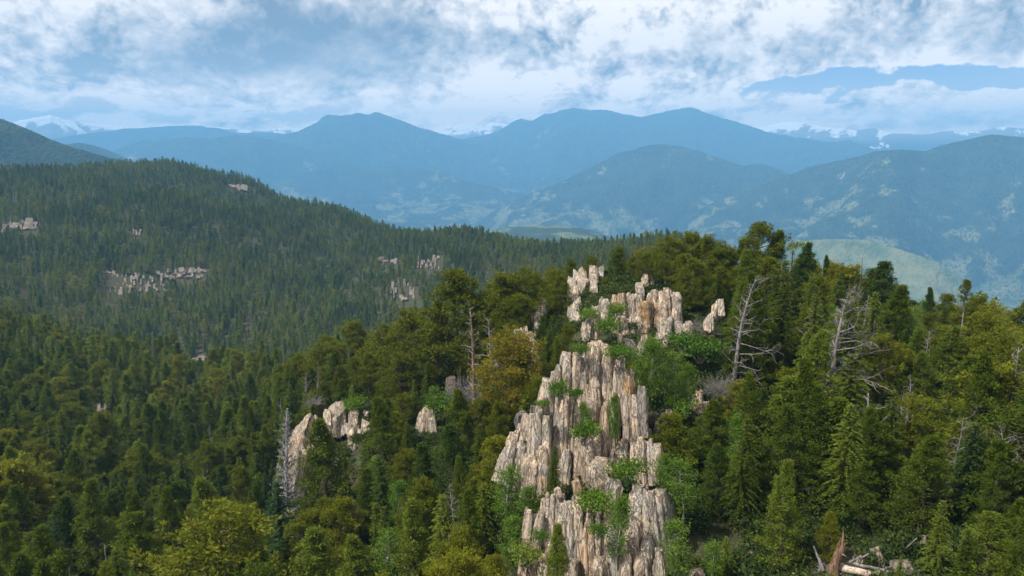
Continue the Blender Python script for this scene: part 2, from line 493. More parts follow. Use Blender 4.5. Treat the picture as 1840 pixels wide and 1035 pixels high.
cp(1450, (1035, 45), (900, 55), (780, 68), (655, 86), (580, 105), (568, 122), (670, 180), (640, 400), (640, 700), (640, 1300), (640, 2000), (640, 2800))
cp(1650, (1035, 46), (900, 57), (780, 72), (675, 92), (625, 120), (630, 150), (740, 220), (680, 400), (650, 700), (650, 1300), (650, 2000), (650, 2800))
cp(1840, (1035, 47), (900, 59), (800, 75), (720, 98), (670, 125), (690, 160), (790, 230), (720, 400), (670, 700), (660, 1300), (660, 1900), (660, 2500))
cp(2300, (1035, 50), (920, 62), (860, 100), (860, 180), (760, 400), (680, 1000), (560, 2000))
cp(-400, (1035, 85, 1), (800, 150, 1), (650, 260, 1), (575, 370, 1), (600, 500, 1), (480, 650, 1), (330, 950, 1), (300, 1100, 1), (330, 1400))
cp(600, (440, 3000)); cp(0, (400, 3000)); cp(1050, (425, 3000)); cp(900, (415, 3300)); cp(1250, (590, 2000))
CPX, CPT = [], []
for (u, v, r_, c_) in CP:
    a, e = px_az_el(u, v)
    T = -math.tan(e) + (c_ * 7.0 / r_)
    CPX.append((a * 2.6, math.log(r_))); CPT.append(T)
CPX, CPT = np.array(CPX), np.array(CPT)
def _phi(d2):
    return 0.5 * d2 * np.log(d2 + 1e-12)
def _tps():
    n = len(CPX)
    d2 = ((CPX[:, None] - CPX[None]) ** 2).sum(-1)
    K = _phi(d2) + np.eye(n) * 2e-4
    Pm = np.hstack([np.ones((n, 1)), CPX])
    A = np.block([[K, Pm], [Pm.T, np.zeros((3, 3))]])
    return np.linalg.solve(A, np.concatenate([CPT, np.zeros(3)]))
W_TPS = _tps()
LEDGE = -24.6
def ground_z(x, y, detail=True):
    x, y = np.atleast_1d(np.asarray(x, float)), np.atleast_1d(np.asarray(y, float))
    r_ = np.hypot(x, y)
    a = np.clip(np.arctan2(x, y), -0.86, 0.86) * 2.6
    rr = np.clip(r_, 42, 3400)
    q = np.stack([a, np.log(rr)], -1)
    T = np.empty(len(q))
    for i in range(0, len(q), 20000):
        b = q[i:i + 20000]
        d2 = ((b[:, None] - CPX[None]) ** 2).sum(-1)
        T[i:i + 20000] = _phi(d2) @ W_TPS[:-3] + W_TPS[-3] + b @ W_TPS[-2:]
    z = -rr * T
    k = np.clip((42 - r_) / 42, 0, 1)
    z = z * (1 - k) + (-31.0) * k
    k = np.clip((r_ - 3400) / 3000, 0, 1)
    z = z * (1 - k) + (-1050.0) * k
    # ledge between the main tower and the lower outcrop
    lx, ly = 5.9, 49.6
    q = np.exp(-((x - lx) / 5.0) ** 2 - ((y - ly) / 3.2) ** 2)
    z = z + q * np.maximum(0, LEDGE - z)
    if detail:
        z = z + (fbm(x / 9, y / 9, 3, 4) - .5) * 1.8 + (fbm(x / 90, y / 90, 9, 4) - .5) * 12 * np.clip((r_ - 140) / 400, 0, 1)
    return z
def gz(x, y):
    return float(ground_z([x], [y])[0])

def build_ground():
    na, rings = 620, np.concatenate([[0.5], np.geomspace(6, 14000, 340)])
    fine = np.linspace(-0.80, 0.80, 460)
    coarse = np.linspace(0.80, 2 * math.pi - 0.80, na - 460 + 2)[1:-1]
    ang = np.concatenate([fine, coarse])
    na = len(ang)
    A, Rr = np.meshgrid(ang, rings)
    X, Y = (np.sin(A) * Rr).ravel(), (np.cos(A) * Rr).ravel()
    A2 = ((A.ravel() + math.pi) % (2 * math.pi)) - math.pi
    Z = ground_z(X, Y)
    V = np.stack([X, Y, Z], -1)
    i = np.arange(len(rings) - 1)[:, None] * na
    j = np.arange(na)[None]
    j2 = (j + 1) % na
    F = np.stack([i + j, i + j2, i + na + j2, i + na + j], -1).reshape(-1, 4)[:, ::-1]
    me = mesh_np('ground', V, F, M['ground'], True)
    o = link_mesh('ground', me)
    tag(o, 'forest floor falling from the rocky knoll to the valley meadows', kind='structure')
build_ground()

# ------------------------------------------------------------------ hills and mountains
HSURF = {}
def mountain(name, label, prof, rc, width, zb, mat, seed, jag=1.0, ncol=260, nrow=70, carve=.44, key=None, back=.35, pw=1.25, rslope=0.0):
    """prof: skyline as photo points; crest at distance rc; foot is `width` nearer, at height zb"""
    prof = np.array(sorted(prof), float)
    ms = 1.3 if key == 'dark' else 1.8                        # one scale for the far ranges
    rc, width, zb = rc * ms, width * ms, zb * ms
    us = np.linspace(prof[0, 0], prof[-1, 0], ncol)
    vs = np.interp(us, prof[:, 0], prof[:, 1])
    k = max(1, int(ncol * 0.008))
    ker = np.ones(2 * k + 1) / (2 * k + 1)
    vs = 0.35 * vs + 0.65 * np.convolve(np.pad(vs, k, 'edge'), ker, 'valid')
    vs = vs + (fbm(us / 26, us * 0 + seed, seed, 4) - .5) * 5.0 * jag + (fbm(us / 5, us * 0 + seed, seed + 5, 2) - .5) * 1.6 * jag
    d = np.array([px_dir(u, v) for u, v in zip(us, vs)])
    h = np.hypot(d[:, 0], d[:, 1])
    ux, uy, te = d[:, 0] / h, d[:, 1] / h, d[:, 2] / h
    rcs = rc + rslope * (us - us.mean()) + (fbm(us / 220, us * 0 + 3.3, seed + 11, 3) - .5) * width * .35
    zc = rcs * te
    t = np.concatenate([np.linspace(0, 1, nrow), 1 + np.linspace(0, back, 14)[1:]])
    T, U = np.meshgrid(t, np.arange(ncol), indexing='ij')
    front = np.minimum(T, 1)
    rr = rcs[U] - width * (1 - T)
    x, y = ux[U] * rr, uy[U] * rr
    zt = zb + (zc[U] - zb) * front ** pw
    env = np.clip(4 * front * (1 - front), 0, 1) ** .7
    rg = ridged(x / (width * .30), y / (width * .30), seed, 5)
    zt = zt - env * (1 - rg) * np.abs(zc[U] - zb) * carve * 2.0 - env * (fbm(x / 150, y / 150, seed + 3, 4) - .3) * np.abs(zc[U] - zb) * .05
    over = np.clip(T - 1, 0, None) / back
    zt = zt - over * (zc[U] - zb) * .8
    x, y, zt = np.vstack([x[:1], x]), np.vstack([y[:1], y]), np.vstack([zt[:1] * 0 - 1300, zt])      # foot goes down into the ground
    V = np.stack([x, y, zt], -1).reshape(-1, 3)
    nr = len(t) + 1
    i = np.arange(nr - 1)[:, None] * ncol
    j = np.arange(ncol - 1)[None]
    F = np.stack([i + j, i + j + 1, i + ncol + j + 1, i + ncol + j], -1).reshape(-1, 4)
    me = mesh_np(name, V, F, mat, True)
    o = link_mesh(name, me)
    tag(o, label, kind='structure')
    if key:
        HSURF[key] = (V.reshape(nr, ncol, 3)[2:nrow + 1])
    return o
mountain('snowy_mountain', 'snow streaked rocky peak on the skyline at the left', [(-40, 246), (0, 232), (35, 217), (70, 211), (90, 207), (120, 215), (160, 221), (200, 225), (240, 229), (300, 236), (350, 246)], 7800, 1300, -300, M['snow'], 1, .9, carve=.12)
mountain('snowy_mountain', 'low snowy crests seen behind the dark blue ridge', [(320, 240), (350, 228), (380, 227), (430, 233), (480, 236), (510, 229), (545, 234), (600, 250)], 7800, 1300, -300, M['snow'], 12, .6, ncol=140, carve=.12)
mountain('snowy_mountain', 'snowy peaks showing in the gap between the two blue massifs', [(740, 252), (780, 239), (800, 232), (830, 224), (860, 226), (885, 219), (910, 223), (940, 230), (990, 250)], 7800, 1300, -300, M['snow'], 23, .7, ncol=160, carve=.12)
mountain('snowy_mountain', 'pale snowy range under the row of cumulus at the right', [(1300, 250), (1365, 228), (1400, 221), (1425, 217), (1480, 228), (1540, 234), (1570, 230), (1600, 239), (1660, 242), (1700, 235), (1760, 236), (1800, 228), (1840, 231), (1900, 238), (2000, 246)], 7800, 1300, -300, M['snow'], 31, .5, carve=.12)
mountain('mountain', 'pale blue wooded ridge below the snowy peak', [(40, 260), (130, 243), (180, 237), (220, 231), (280, 228), (350, 226), (400, 232), (430, 239), (500, 238), (560, 250), (640, 262)], 7200, 1500, -300, M['far_mountain'], 3, .7, ncol=200)
mountain('mountain', 'long blue massif with rounded summits and a knobbly left shoulder', [(640, 300), (760, 268), (830, 249), (870, 243), (900, 234), (930, 214), (942, 214), (952, 219), (970, 210), (978, 203), (986, 206), (1005, 200), (1030, 194), (1060, 198), (1090, 197), (1120, 204), (1150, 210), (1190, 201), (1225, 194), (1240, 193), (1290, 209), (1350, 228), (1400, 243), (1450, 248), (1480, 254), (1500, 256), (1525, 250), (1550, 260), (1575, 270), (1640, 290), (1700, 305)], 6700, 2300, -330, M['far_mountain'], 4, .8, ncol=420, carve=.44)
mountain('mountain', 'blue notched peak left of the gap of snow', [(160, 300), (200, 290), (260, 272), (330, 264), (400, 256), (430, 244), (500, 250), (512, 240), (540, 235), (572, 218), (586, 205), (602, 207), (625, 207), (642, 202), (665, 205), (674, 199), (700, 208), (730, 220), (760, 231), (800, 243), (850, 258), (920, 280), (1000, 305)], 6200, 2100, -330, M['far_mountain'], 5, .8, ncol=380, carve=.44)
mountain('mountain', 'smooth blue ridge stepping down behind the left forest', [(60, 300), (150, 284), (200, 272), (255, 251), (280, 254), (330, 247), (350, 248), (380, 250), (420, 243), (460, 246), (520, 258), (580, 275), (660, 300), (760, 330)], 5600, 1800, -330, M['far_mountain'], 6, .6, ncol=260)
mountain('mountain', 'hazy wooded foothill with a pale meadow on its face', [(420, 350), (500, 328), (560, 306), (620, 298), (700, 300), (760, 305), (790, 307), (830, 322), (900, 340), (960, 352), (1040, 380)], 4900, 2000, -520, M['mountain'], 7, .7, carve=.36, key='foot')
mountain('mountain', 'rounded wooded mountain in the middle distance with a bare knob', [(820, 420), (900, 372), (940, 352), (980, 338), (1060, 301), (1110, 276), (1150, 264), (1180, 258), (1215, 262), (1250, 270), (1300, 287), (1335, 299), (1350, 294), (1372, 295), (1400, 305), (1450, 326), (1520, 350), (1620, 390)], 4100, 1900, -520, M['mountain'], 8, .8, ncol=340, carve=.38, key='mid')
mountain('mountain', 'broad dark blue mountain rising to the right', [(1200, 400), (1330, 345), (1400, 322), (1450, 300), (1500, 290), (1575, 272), (1630, 269), (1660, 271), (1700, 260), (1740, 250), (1780, 242), (1840, 245), (1900, 240), (2000, 236), (2200, 250), (2500, 280)], 3700, 2100, -560, M['mountain'], 9, .8, ncol=420, carve=.38, key='right', rslope=.1)
mountain('hill', 'pale grassy hill with scattered trees on the valley floor', [(1150, 452), (1260, 446), (1340, 440), (1420, 434), (1490, 429), (1560, 431), (1620, 449), (1680, 468), (1730, 500), (1780, 550)], 2300, 700, -520, M['meadow'], 14, .5, ncol=200, carve=.16, key='meadow')
mountain('hill', 'small dark blue spur behind the wooded hill at the left', [(90, 262), (143, 257), (170, 262), (200, 272), (240, 289), (300, 312), (380, 340)], 3300, 900, -200, M['mountain'], 10, .6, ncol=140)
mountain('hill', 'dark wooded hill sloping down from the left edge', [(-700, 150), (-300, 180), (-100, 190), (0, 213), (60, 236), (120, 261), (180, 279), (245, 293), (320, 318), (420, 350)], 2100, 900, -160, M['hill'], 11, .8, ncol=260, key='dark')
# ------------------------------------------------------------------ plant shapes
class Geo:
    """collects blades / tubes; one vertex attribute 'leaf' for tuft variation"""
    def __init__(self):
        self.V, self.Q, self.T, self.A, self.n = [], [], [], [], 0
    def blades(self, P, D, N, L, Wd, tone, kite=0.45):
        """kite shaped quads: base P, direction D, side axis N, length L, half width Wd"""
        P, D, N = (np.asarray(a, float) for a in (P, D, N))
        L, Wd = np.asarray(L, float)[:, None], np.asarray(Wd, float)[:, None]
        mid = P + D * L * kite
        v = np.stack([P, mid + N * Wd, P + D * L, mid - N * Wd], 1).reshape(-1, 3)
        k = len(P)
        self.Q.append(self.n + np.arange(4 * k).reshape(k, 4))
        self.V.append(v); self.A.append(np.repeat(np.asarray(tone, float), 4)); self.n += 4 * k
    def tube(self, pts, rad, sides=6, tone=.5, cap=True):
        pts = np.asarray(pts, float); rad = np.asarray(rad, float)
        n = len(pts)
        tan = np.gradient(pts, axis=0)
        tan /= np.linalg.norm(tan, axis=1)[:, None] + 1e-9
        ref = np.array((0.0, 0, 1)) if abs(tan[0, 2]) < .8 else np.array((1.0, 0, 0))
        s = np.cross(tan, ref); s /= np.linalg.norm(s, axis=1)[:, None] + 1e-9
        b = np.cross(tan, s)
        a = np.linspace(0, 2 * math.pi, sides, endpoint=False)
        ring = (np.cos(a)[None, :, None] * s[:, None] + np.sin(a)[None, :, None] * b[:, None]) * rad[:, None, None] + pts[:, None]
        self.V.append(ring.reshape(-1, 3)); self.A.append(np.full(n * sides, tone))
        i = np.arange(n - 1)[:, None] * sides; j = np.arange(sides)[None]; j2 = (j + 1) % sides
        self.Q.append(self.n + np.stack([i + j, i + j2, i + sides + j2, i + sides + j], -1).reshape(-1, 4))
        self.n += n * sides
        if cap:
            self.V.append(pts[-1:] + tan[-1:] * rad[-1]); self.A.append(np.array([tone]))
            base = self.n - sides
            self.T.append(np.array([(base + q, base + (q + 1) % sides, self.n) for q in range(sides)]))
            self.n += 1
    def mesh(self, name, mat, smooth=False):
        F = [np.concatenate(self.Q)] if self.Q else []
        if self.T:
            F.append(np.concatenate(self.T))
        me = mesh_np(name, np.concatenate(self.V), F, mat, smooth)
        fattr(me, 'leaf', np.concatenate(self.A))
        return me
def unit(a):
    return a / (np.linalg.norm(a, axis=-1, keepdims=True) + 1e-9)

def make_fir(rs, h=10.0, w=2.2, whorls=26, per=6, pairs=8, blade=.42, irregular=.25, full=True, flag=None):
    """cone of drooping boughs; flat sprays of needles along every bough"""
    crown, trunk = Geo(), Geo()
    lean = rs.normal(0, .012, 2)
    def axis(z):
        return np.array((lean[0] * z + .05 * math.sin(z * .9), lean[1] * z, z))
    zs = np.linspace(-1.0, h * .985, 10)
    trunk.tube([axis(z) for z in zs], np.interp(zs, [-1, 0, h], [h * .024, h * .018, .015]), 7)
    P, D, N, L, Wd, A = [], [], [], [], [], []
    z0 = h * rs.uniform(.04, .12)
    for k in range(whorls):
        f = (k + rs.uniform(-.4, .4)) / whorls
        f = min(max(f, 0), .995)
        z = z0 + (h - z0) * f ** .92
        prof = (1 - f) ** .78 * min(1, .62 + f * 3.2)
        nb = per if f < .8 else max(3, per - 2)
        a0 = rs.uniform(0, 7)
        for b in range(nb):
            if rs.uniform() < irregular * .35:
                continue
            az_ = a0 + b * 2 * math.pi / nb + rs.normal(0, .25)
            ln = w * prof * (1 - irregular + 2 * irregular * rs.uniform()) + .12
            if flag is not None:
                ln *= 1 + .55 * math.cos(az_ - flag)
            out = np.array((math.cos(az_), math.sin(az_), 0))
            rise = .30 + .5 * f - .15 * rs.uniform()
            base = axis(z)
            m = max(2, int(round(pairs * (.35 + .65 * ln / w))))
            t = (np.arange(m) + .6) / m
            curve = base[None] + out[None] * (ln * t)[:, None] + np.array((0, 0, 1.0))[None] * (ln * (rise * t - .62 * t ** 2))[:, None]
            if full:
                tt = np.linspace(0, .8, 4)
                trunk.tube(base[None] + out[None] * (ln * tt)[:, None] + np.array((0, 0, 1.0))[None] * (ln * (rise * tt - .62 * tt ** 2))[:, None], np.linspace(.028, .008, 4) * h / 10, 3, cap=False)
            side = np.array((-out[1], out[0], 0))
            tone = np.clip(rs.normal(.5, .16, m) + .16 * t, 0, 1)
            for sgn in (-1, 1, 0):
                fan = rs.uniform(.5, 1.1, m)[:, None]
                d = unit(out[None] * fan + side[None] * sgn * rs.uniform(.6, 1.0, m)[:, None] + np.array((0, 0, 1.0))[None] * rs.normal(.02 if sgn else .35, .22, m)[:, None])
                nn = unit(np.cross(d, np.array((0, 0, 1.0))[None] + rs.normal(0, .45, (m, 3))))
                ll = blade * (.55 + .75 * (1 - t) * (ln / w) + .35 * rs.uniform(size=m))
                P.append(curve - d * ll[:, None] * .15); D.append(d); N.append(nn); L.append(ll); Wd.append(ll * rs.uniform(.15, .26, m)); A.append(tone)
    # leader
    tip = axis(h * .985)
    k = 6
    d = unit(np.stack([rs.normal(0, .3, k), rs.normal(0, .3, k), np.ones(k)], -1))
    P.append(np.repeat(tip[None] - np.array((0, 0, .25)), k, 0)); D.append(d); N.append(unit(np.cross(d, rs.normal(0, 1, (k, 3))))); L.append(np.full(k, blade * .9)); Wd.append(np.full(k, blade * .16)); A.append(np.full(k, .7))
    crown.blades(np.concatenate(P), np.concatenate(D), np.concatenate(N), np.concatenate(L), np.concatenate(Wd), np.concatenate(A))
    return crown, trunk

def tuft(rs, c, rad, k, blade, tone, out):
    """ball of k needle blades round c"""
    d = unit(rs.normal(0, 1, (k, 3)) + out[None] * .5 + np.array((0, 0, .35)))
    n = unit(np.cross(d, rs.normal(0, 1, (k, 3))))
    ll = blade * rs.uniform(.7, 1.25, k)
    return c[None] + d * rad * rs.uniform(.1, .7, k)[:, None], d, n, ll, ll * rs.uniform(.11, .20, k), np.clip(tone + rs.normal(0, .10, k) + .12 * d[:, 2], 0, 1)

def make_pine(rs, h=9.0, w=2.6, limbs=34, sub=4, tufts=3, k=9, blade=.34, open_=.3, flag=None, bare=.16, full=True, top=.55, cone=False):
    """rounded, gappy crown: limbs that carry pads of needle tufts"""
    crown, trunk = Geo(), Geo()
    bend = rs.normal(0, .035, 2); ph = rs.uniform(0, 6)
    def axis(z):
        s = z / h
        return np.array((bend[0] * z + .18 * math.sin(s * 5 + ph) * s, bend[1] * z + .14 * math.cos(s * 4 + ph) * s, z))
    zs = np.linspace(-1.0, h * .97, 10)
    trunk.tube([axis(z) for z in zs], np.interp(zs, [-1, 0, h], [h * .030, h * .022, .03]), 7)
    if cone:
        top = .2
    B = [[] for _ in range(6)]
    for i in range(limbs):
        f = (i + .5) / limbs
        z = h * (bare + (1 - bare) * f ** .9)
        prof = (math.sin(math.pi * min(1, .16 + .84 * f * 1.0)) ** .65) * (1 - .35 * f) if f < .97 else .25
        prof = max(prof, .18)
        if cone:
            prof = max((1 - f) ** .88 * min(1, .62 + f * 3.2), .05)
        if rs.uniform() < open_ * .3:
            continue
        az_ = i * 2.399 + rs.normal(0, .5)
        ln = w * prof * rs.uniform(.62, 1.15)
        if flag is not None:
            ln *= 1 + .6 * math.cos(az_ - flag)
        out = np.array((math.cos(az_), math.sin(az_), 0))
        rise = rs.uniform(.05, .45) + .5 * f * top
        base = axis(z)
        end = base + out * ln + np.array((0, 0, ln * rise))
        if full:
            mid = (base + end) / 2 + np.array((0, 0, -ln * .06))
            trunk.tube([base, mid, end], np.array((.05, .033, .014)) * h / 9, 4, cap=False)
        for s in range(sub):
            q = 1 - .62 * (s / sub) * rs.uniform(.7, 1.2)
            c0 = base + (end - base) * q + np.array((rs.normal(0, ln * .17), rs.normal(0, ln * .17), rs.normal(.05, .12)))
            tone = np.clip(rs.normal(.5, .18), 0, 1)
            for _ in range(tufts):
                c = c0 + rs.normal(0, 1, 3) * np.array((.24, .24, .13)) * (w / 2.2) * (.35 + .65 * prof if cone else 1.0)
                for lst, arr in zip(B, tuft(rs, c, .26, k, blade, tone, out)):
                    lst.append(arr)
    crown.blades(*[np.concatenate(b) for b in B[:3]], *[np.concatenate(b) for b in B[3:]])
    return crown, trunk

def make_aspen(rs, h=5.5, w=1.3, stems=1, twigs=46, leaves=46, size=.11, bare=.28):
    crown, trunk = Geo(), Geo()
    B = [[] for _ in range(6)]
    for s in range(stems):
        off = rs.normal(0, .35, 2) if stems > 1 else np.zeros(2)
        hh = h * (1 if s == 0 else rs.uniform(.7, .95))
        ln_ = rs.normal(0, .05, 2)
        ax = lambda z: np.array((off[0] + ln_[0] * z + .10 * math.sin(z * 1.3 + s), off[1] + ln_[1] * z, z))
        zs = np.linspace(-.6, hh * .96, 9)
        trunk.tube([ax(z) for z in zs], np.interp(zs, [-.6, 0, hh], [.085, .07, .012]) * h / 5.5, 6)
        for i in range(twigs // stems):
            f = rs.uniform()
            z = hh * (bare + (1 - bare) * f)
            prof = math.sin(math.pi * (.18 + .77 * f)) ** .8
            az_ = rs.uniform(0, 2 * math.pi)
            ln = w * prof * rs.uniform(.5, 1.1)
            d = np.array((math.cos(az_), math.sin(az_), rs.uniform(.35, 1.0)))
            base = ax(z * .92)
            end = base + d * ln
            trunk.tube([base, (base + end) / 2, end], [.02, .012, .005], 3, cap=False)
            n = leaves
            t = rs.uniform(.35, 1.08, n)
            c = base[None] + (end - base)[None] * t[:, None] + rs.normal(0, .17 * (w / 1.3), (n, 3))
            dd = unit(rs.normal(0, 1, (n, 3)) + np.array((0, 0, -.3)))
            nn = unit(np.cross(dd, rs.normal(0, 1, (n, 3))))
            tone = np.clip(rs.normal(.5, .14) + rs.normal(0, .14, n), 0, 1)
            L = size * rs.uniform(.7, 1.4, n)
            for lst, arr in zip(B, (c, dd, nn, L, L * .48, tone)):
                lst.append(arr)
    crown.blades(*[np.concatenate(b) for b in B], kite=.5)
    return crown, trunk

def make_bush(rs, w=.9, h=.8, n=900, size=.10):
    g = Geo()
    st = Geo()
    cl = rs.normal(0, .36, (14, 3)) * np.array((w, w, 0)) + np.stack([np.zeros(14), np.zeros(14), h * rs.uniform(.25, .85, 14)], -1)
    for c in cl:
        st.tube([np.array((c[0] * .15, c[1] * .15, -.3)), c * np.array((.6, .6, .6)), c], [.02, .013, .006], 3, cap=False)
    idx = rs.randint(0, 14, n)
    tone = np.clip(rs.normal(.5, .15, 14)[idx] + rs.normal(0, .14, n), 0, 1)
    P = cl[idx] + rs.normal(0, 1, (n, 3)) * np.array((w * .24, w * .24, h * .20))
    d = unit(rs.normal(0, 1, (n, 3)) + np.array((0, 0, .4)))
    L = size * rs.uniform(.7, 1.4, n)
    g.blades(P, d, unit(np.cross(d, rs.normal(0, 1, (n, 3)))), L, L * .42, tone, .5)
    return g, st

def make_snag(rs, h=9.0, limbs=40, ln=2.4, flag=None, fork=False, droop=0.0, twigs=5, thick=1.0, spread=.35, low=.12, shape='spread', tilt=(0, 0)):
    """bare dead tree; returns trunk Geo and branch Geo"""
    tr, br = Geo(), Geo()
    bx, by = tilt
    ph = rs.uniform(0, 6)
    def axis(z):
        s = max(z, 0) / h
        return np.array((bx * z * s + .22 * math.sin(4 * s + ph) * s, by * z * s + .18 * math.cos(5 * s + ph) * s, z))
    zs = np.linspace(-.8, h * .97, 13)
    tr.tube([axis(z) for z in zs], np.interp(zs, [-.8, .2, h * .5, h], np.array([.030, .023, .014, .002]) * h * thick), 8)
    tops = [(axis, h)]
    if fork:
        z1 = h * .42
        b0 = axis(z1)
        ang = math.pi if fork is True else fork
        fl = h * .46
        def axis2(z, b0=b0, z1=z1):
            s = (z - z1) / fl
            return b0 + np.array((math.cos(ang) * fl * (.16 * s + .10 * s * s), .1 * s, fl * s))
        zz = np.linspace(z1, z1 + fl, 8)
        tr.tube([axis2(z) for z in zz], np.linspace(.013, .002, 8) * h * thick, 6)
    def limb(base, d, L, r_, depth):
        n = 6
        p, pts = np.array(base, float), [np.array(base, float)]
        dd = np.array(d, float)
        for q in range(n - 1):
            dd = unit(dd + rs.normal(0, .20, 3) + np.array((0, 0, .05 - droop * .18)))
            p = p + dd * L / (n - 1)
            pts.append(p.copy())
        br.tube(pts, np.linspace(r_, r_ * .22, n), 4 if depth == 0 else 3)
        if depth < 2:
            for _ in range(twigs if depth == 0 else max(1, twigs // 2)):
                q = rs.randint(1, n - 1)
                t2 = unit(pts[q + 1] - pts[q] + rs.normal(0, .62, 3))
                limb(pts[q] + (pts[q + 1] - pts[q]) * rs.uniform(), t2, L * rs.uniform(.28, .5), max(r_ * .45, .013), depth + 1)
    for i in range(limbs):
        f = (i + rs.uniform()) / limbs
        z = h * (low + (1 - low) * f * .97)
        az_ = i * 2.399 + rs.normal(0, .4)
        k = (1 - f) ** .7 if shape == 'cone' else (.55 + .45 * math.sin(math.pi * f)) * (1 - .55 * f)
        L = ln * k * rs.uniform(.6, 1.2) + .15
        if flag is not None:
            L *= max(.25, 1 + .75 * math.cos(az_ - flag))
        ax = axis
        base = ax(z)
        if fork and f > .5 and rs.uniform() < .45:
            base = axis2(min(z, z1 + fl))
        limb(base, (math.cos(az_), math.sin(az_), spread + .45 * f - droop), L, .0080 * h * thick * (1 - .6 * f), 0)
    return tr, br
# ------------------------------------------------------------------ rocks
def slab_mesh(rs, w, d, h, style='fin', below=.25, mat='rock'):
    """upright block: base below z = 0, top at z = h. Local x = width, y = depth (front at -y).
    A fin is split by sharp grooves into ribs that end at their own heights."""
    if style != 'fin':
        return block_mesh(rs, w, d, h, below, mat)
    px = 0.042                                        # finest rib about this wide (m)
    sec = 30
    a = np.linspace(0, 2 * math.pi, sec, endpoint=False)
    p = rs.uniform(3.0, 5.0)
    cx = np.sign(np.cos(a)) * np.abs(np.cos(a)) ** (2 / p)
    sy = np.sign(np.sin(a)) * np.abs(np.sin(a)) ** (2 / p)
    cuts = np.zeros(sec, bool)
    q = rs.randint(0, 3)
    while q < sec:
        cuts[q] = True
        q += rs.randint(5, 12)
    lobe = np.cumsum(cuts)
    nl = lobe.max() + 1
    ltop = 1 - np.abs(rs.normal(0, .10, nl)); ltop[rs.randint(0, nl)] = 1.0
    ltop = np.clip(ltop, .55, 1)[lobe]
    lrad = (1 + rs.normal(0, .07, nl))[lobe]
    ltip = rs.uniform(.45, .9, nl)[lobe]
    rad = lrad * np.where(cuts, rs.uniform(.66, .94, sec), 1.0)
    tz = np.concatenate([[-below], np.linspace(0, .62, 8), [.72, .80, .87, .93, .97, 1.0]])
    n = len(tz)
    chip = 1 + rs.normal(0, .035, (n, sec))
    step = rs.uniform(.2, .75, nl)[lobe]; amt = rs.normal(0, .09, nl)[lobe]
    top_off = rs.normal(0, 1, 2) * np.array((w * .12, d * .10))
    wob = rs.normal(0, w * .02, (n, 2))
    V = []
    for k, t in enumerate(tz):
        f = np.clip((t - .55) / .45, 0, 1)
        s = 1.10 - .12 * max(t, 0) - (1 - ltip) * f ** 2.2
        s = s * (1 + amt * (t > step))
        z = np.where(t > .5, .5 + (t - .5) * (ltop - .5) / .5, t) * h
        g = max(0, t) ** 1.5
        V.append(np.stack([cx * w * .5 * s * rad * chip[k] + top_off[0] * g + wob[k, 0], sy * d * .5 * s * rad * chip[k] + top_off[1] * g + wob[k, 1], z], -1))
    V = np.concatenate(V)
    V = np.vstack([V, [[top_off[0], top_off[1], h * ltop.mean() * 1.0]]])
    i = np.arange(n - 1)[:, None] * sec; j = np.arange(sec)[None]; j2 = (j + 1) % sec
    Q = np.stack([i + j, i + j2, i + sec + j2, i + sec + j], -1).reshape(-1, 4)
    b = (n - 1) * sec
    T = np.array([(b + q, b + (q + 1) % sec, n * sec) for q in range(sec)])
    return mesh_np('rock_slab', V, [Q, T], M[mat])

def block_mesh(rs, w, d, h, below=.2, mat='rock'):
    """angular block: hull of a few points, then split and roughened"""
    bm = bmesh.new()
    for k in range(22):
        v = rs.uniform(-1, 1, 3)
        v = np.sign(v) * np.abs(v) ** .55
        v[:2] *= (1 - .32 * max(0, v[2]))
        bm.verts.new((v[0] * w * .5, v[1] * d * .5, h * (.5 + .5 * v[2]) - (below * h if v[2] < -.5 else 0)))
    r_ = bmesh.ops.convex_hull(bm, input=bm.verts)
    junk = list({g for g in list(r_['geom_interior']) + list(r_['geom_unused']) if isinstance(g, bmesh.types.BMVert)})
    bmesh.ops.delete(bm, geom=junk, context='VERTS')
    bmesh.ops.subdivide_edges(bm, edges=bm.edges, cuts=2, use_grid_fill=True)
    for v in bm.verts:
        v.co += Vector(rs.normal(0, .018, 3)) * min(w, h)
    bmesh.ops.triangulate(bm, faces=bm.faces)
    me = bpy.data.meshes.new('rock_block')
    bm.to_mesh(me); bm.free()
    me.materials.append(M[mat])
    return me

KEEP_CLEAR = []       # (u0, u1, v0, v1, distance): trees in front of these would hide rock the photo shows
BLOCKED = []          # (x, y, radius): no tree trunk grows there

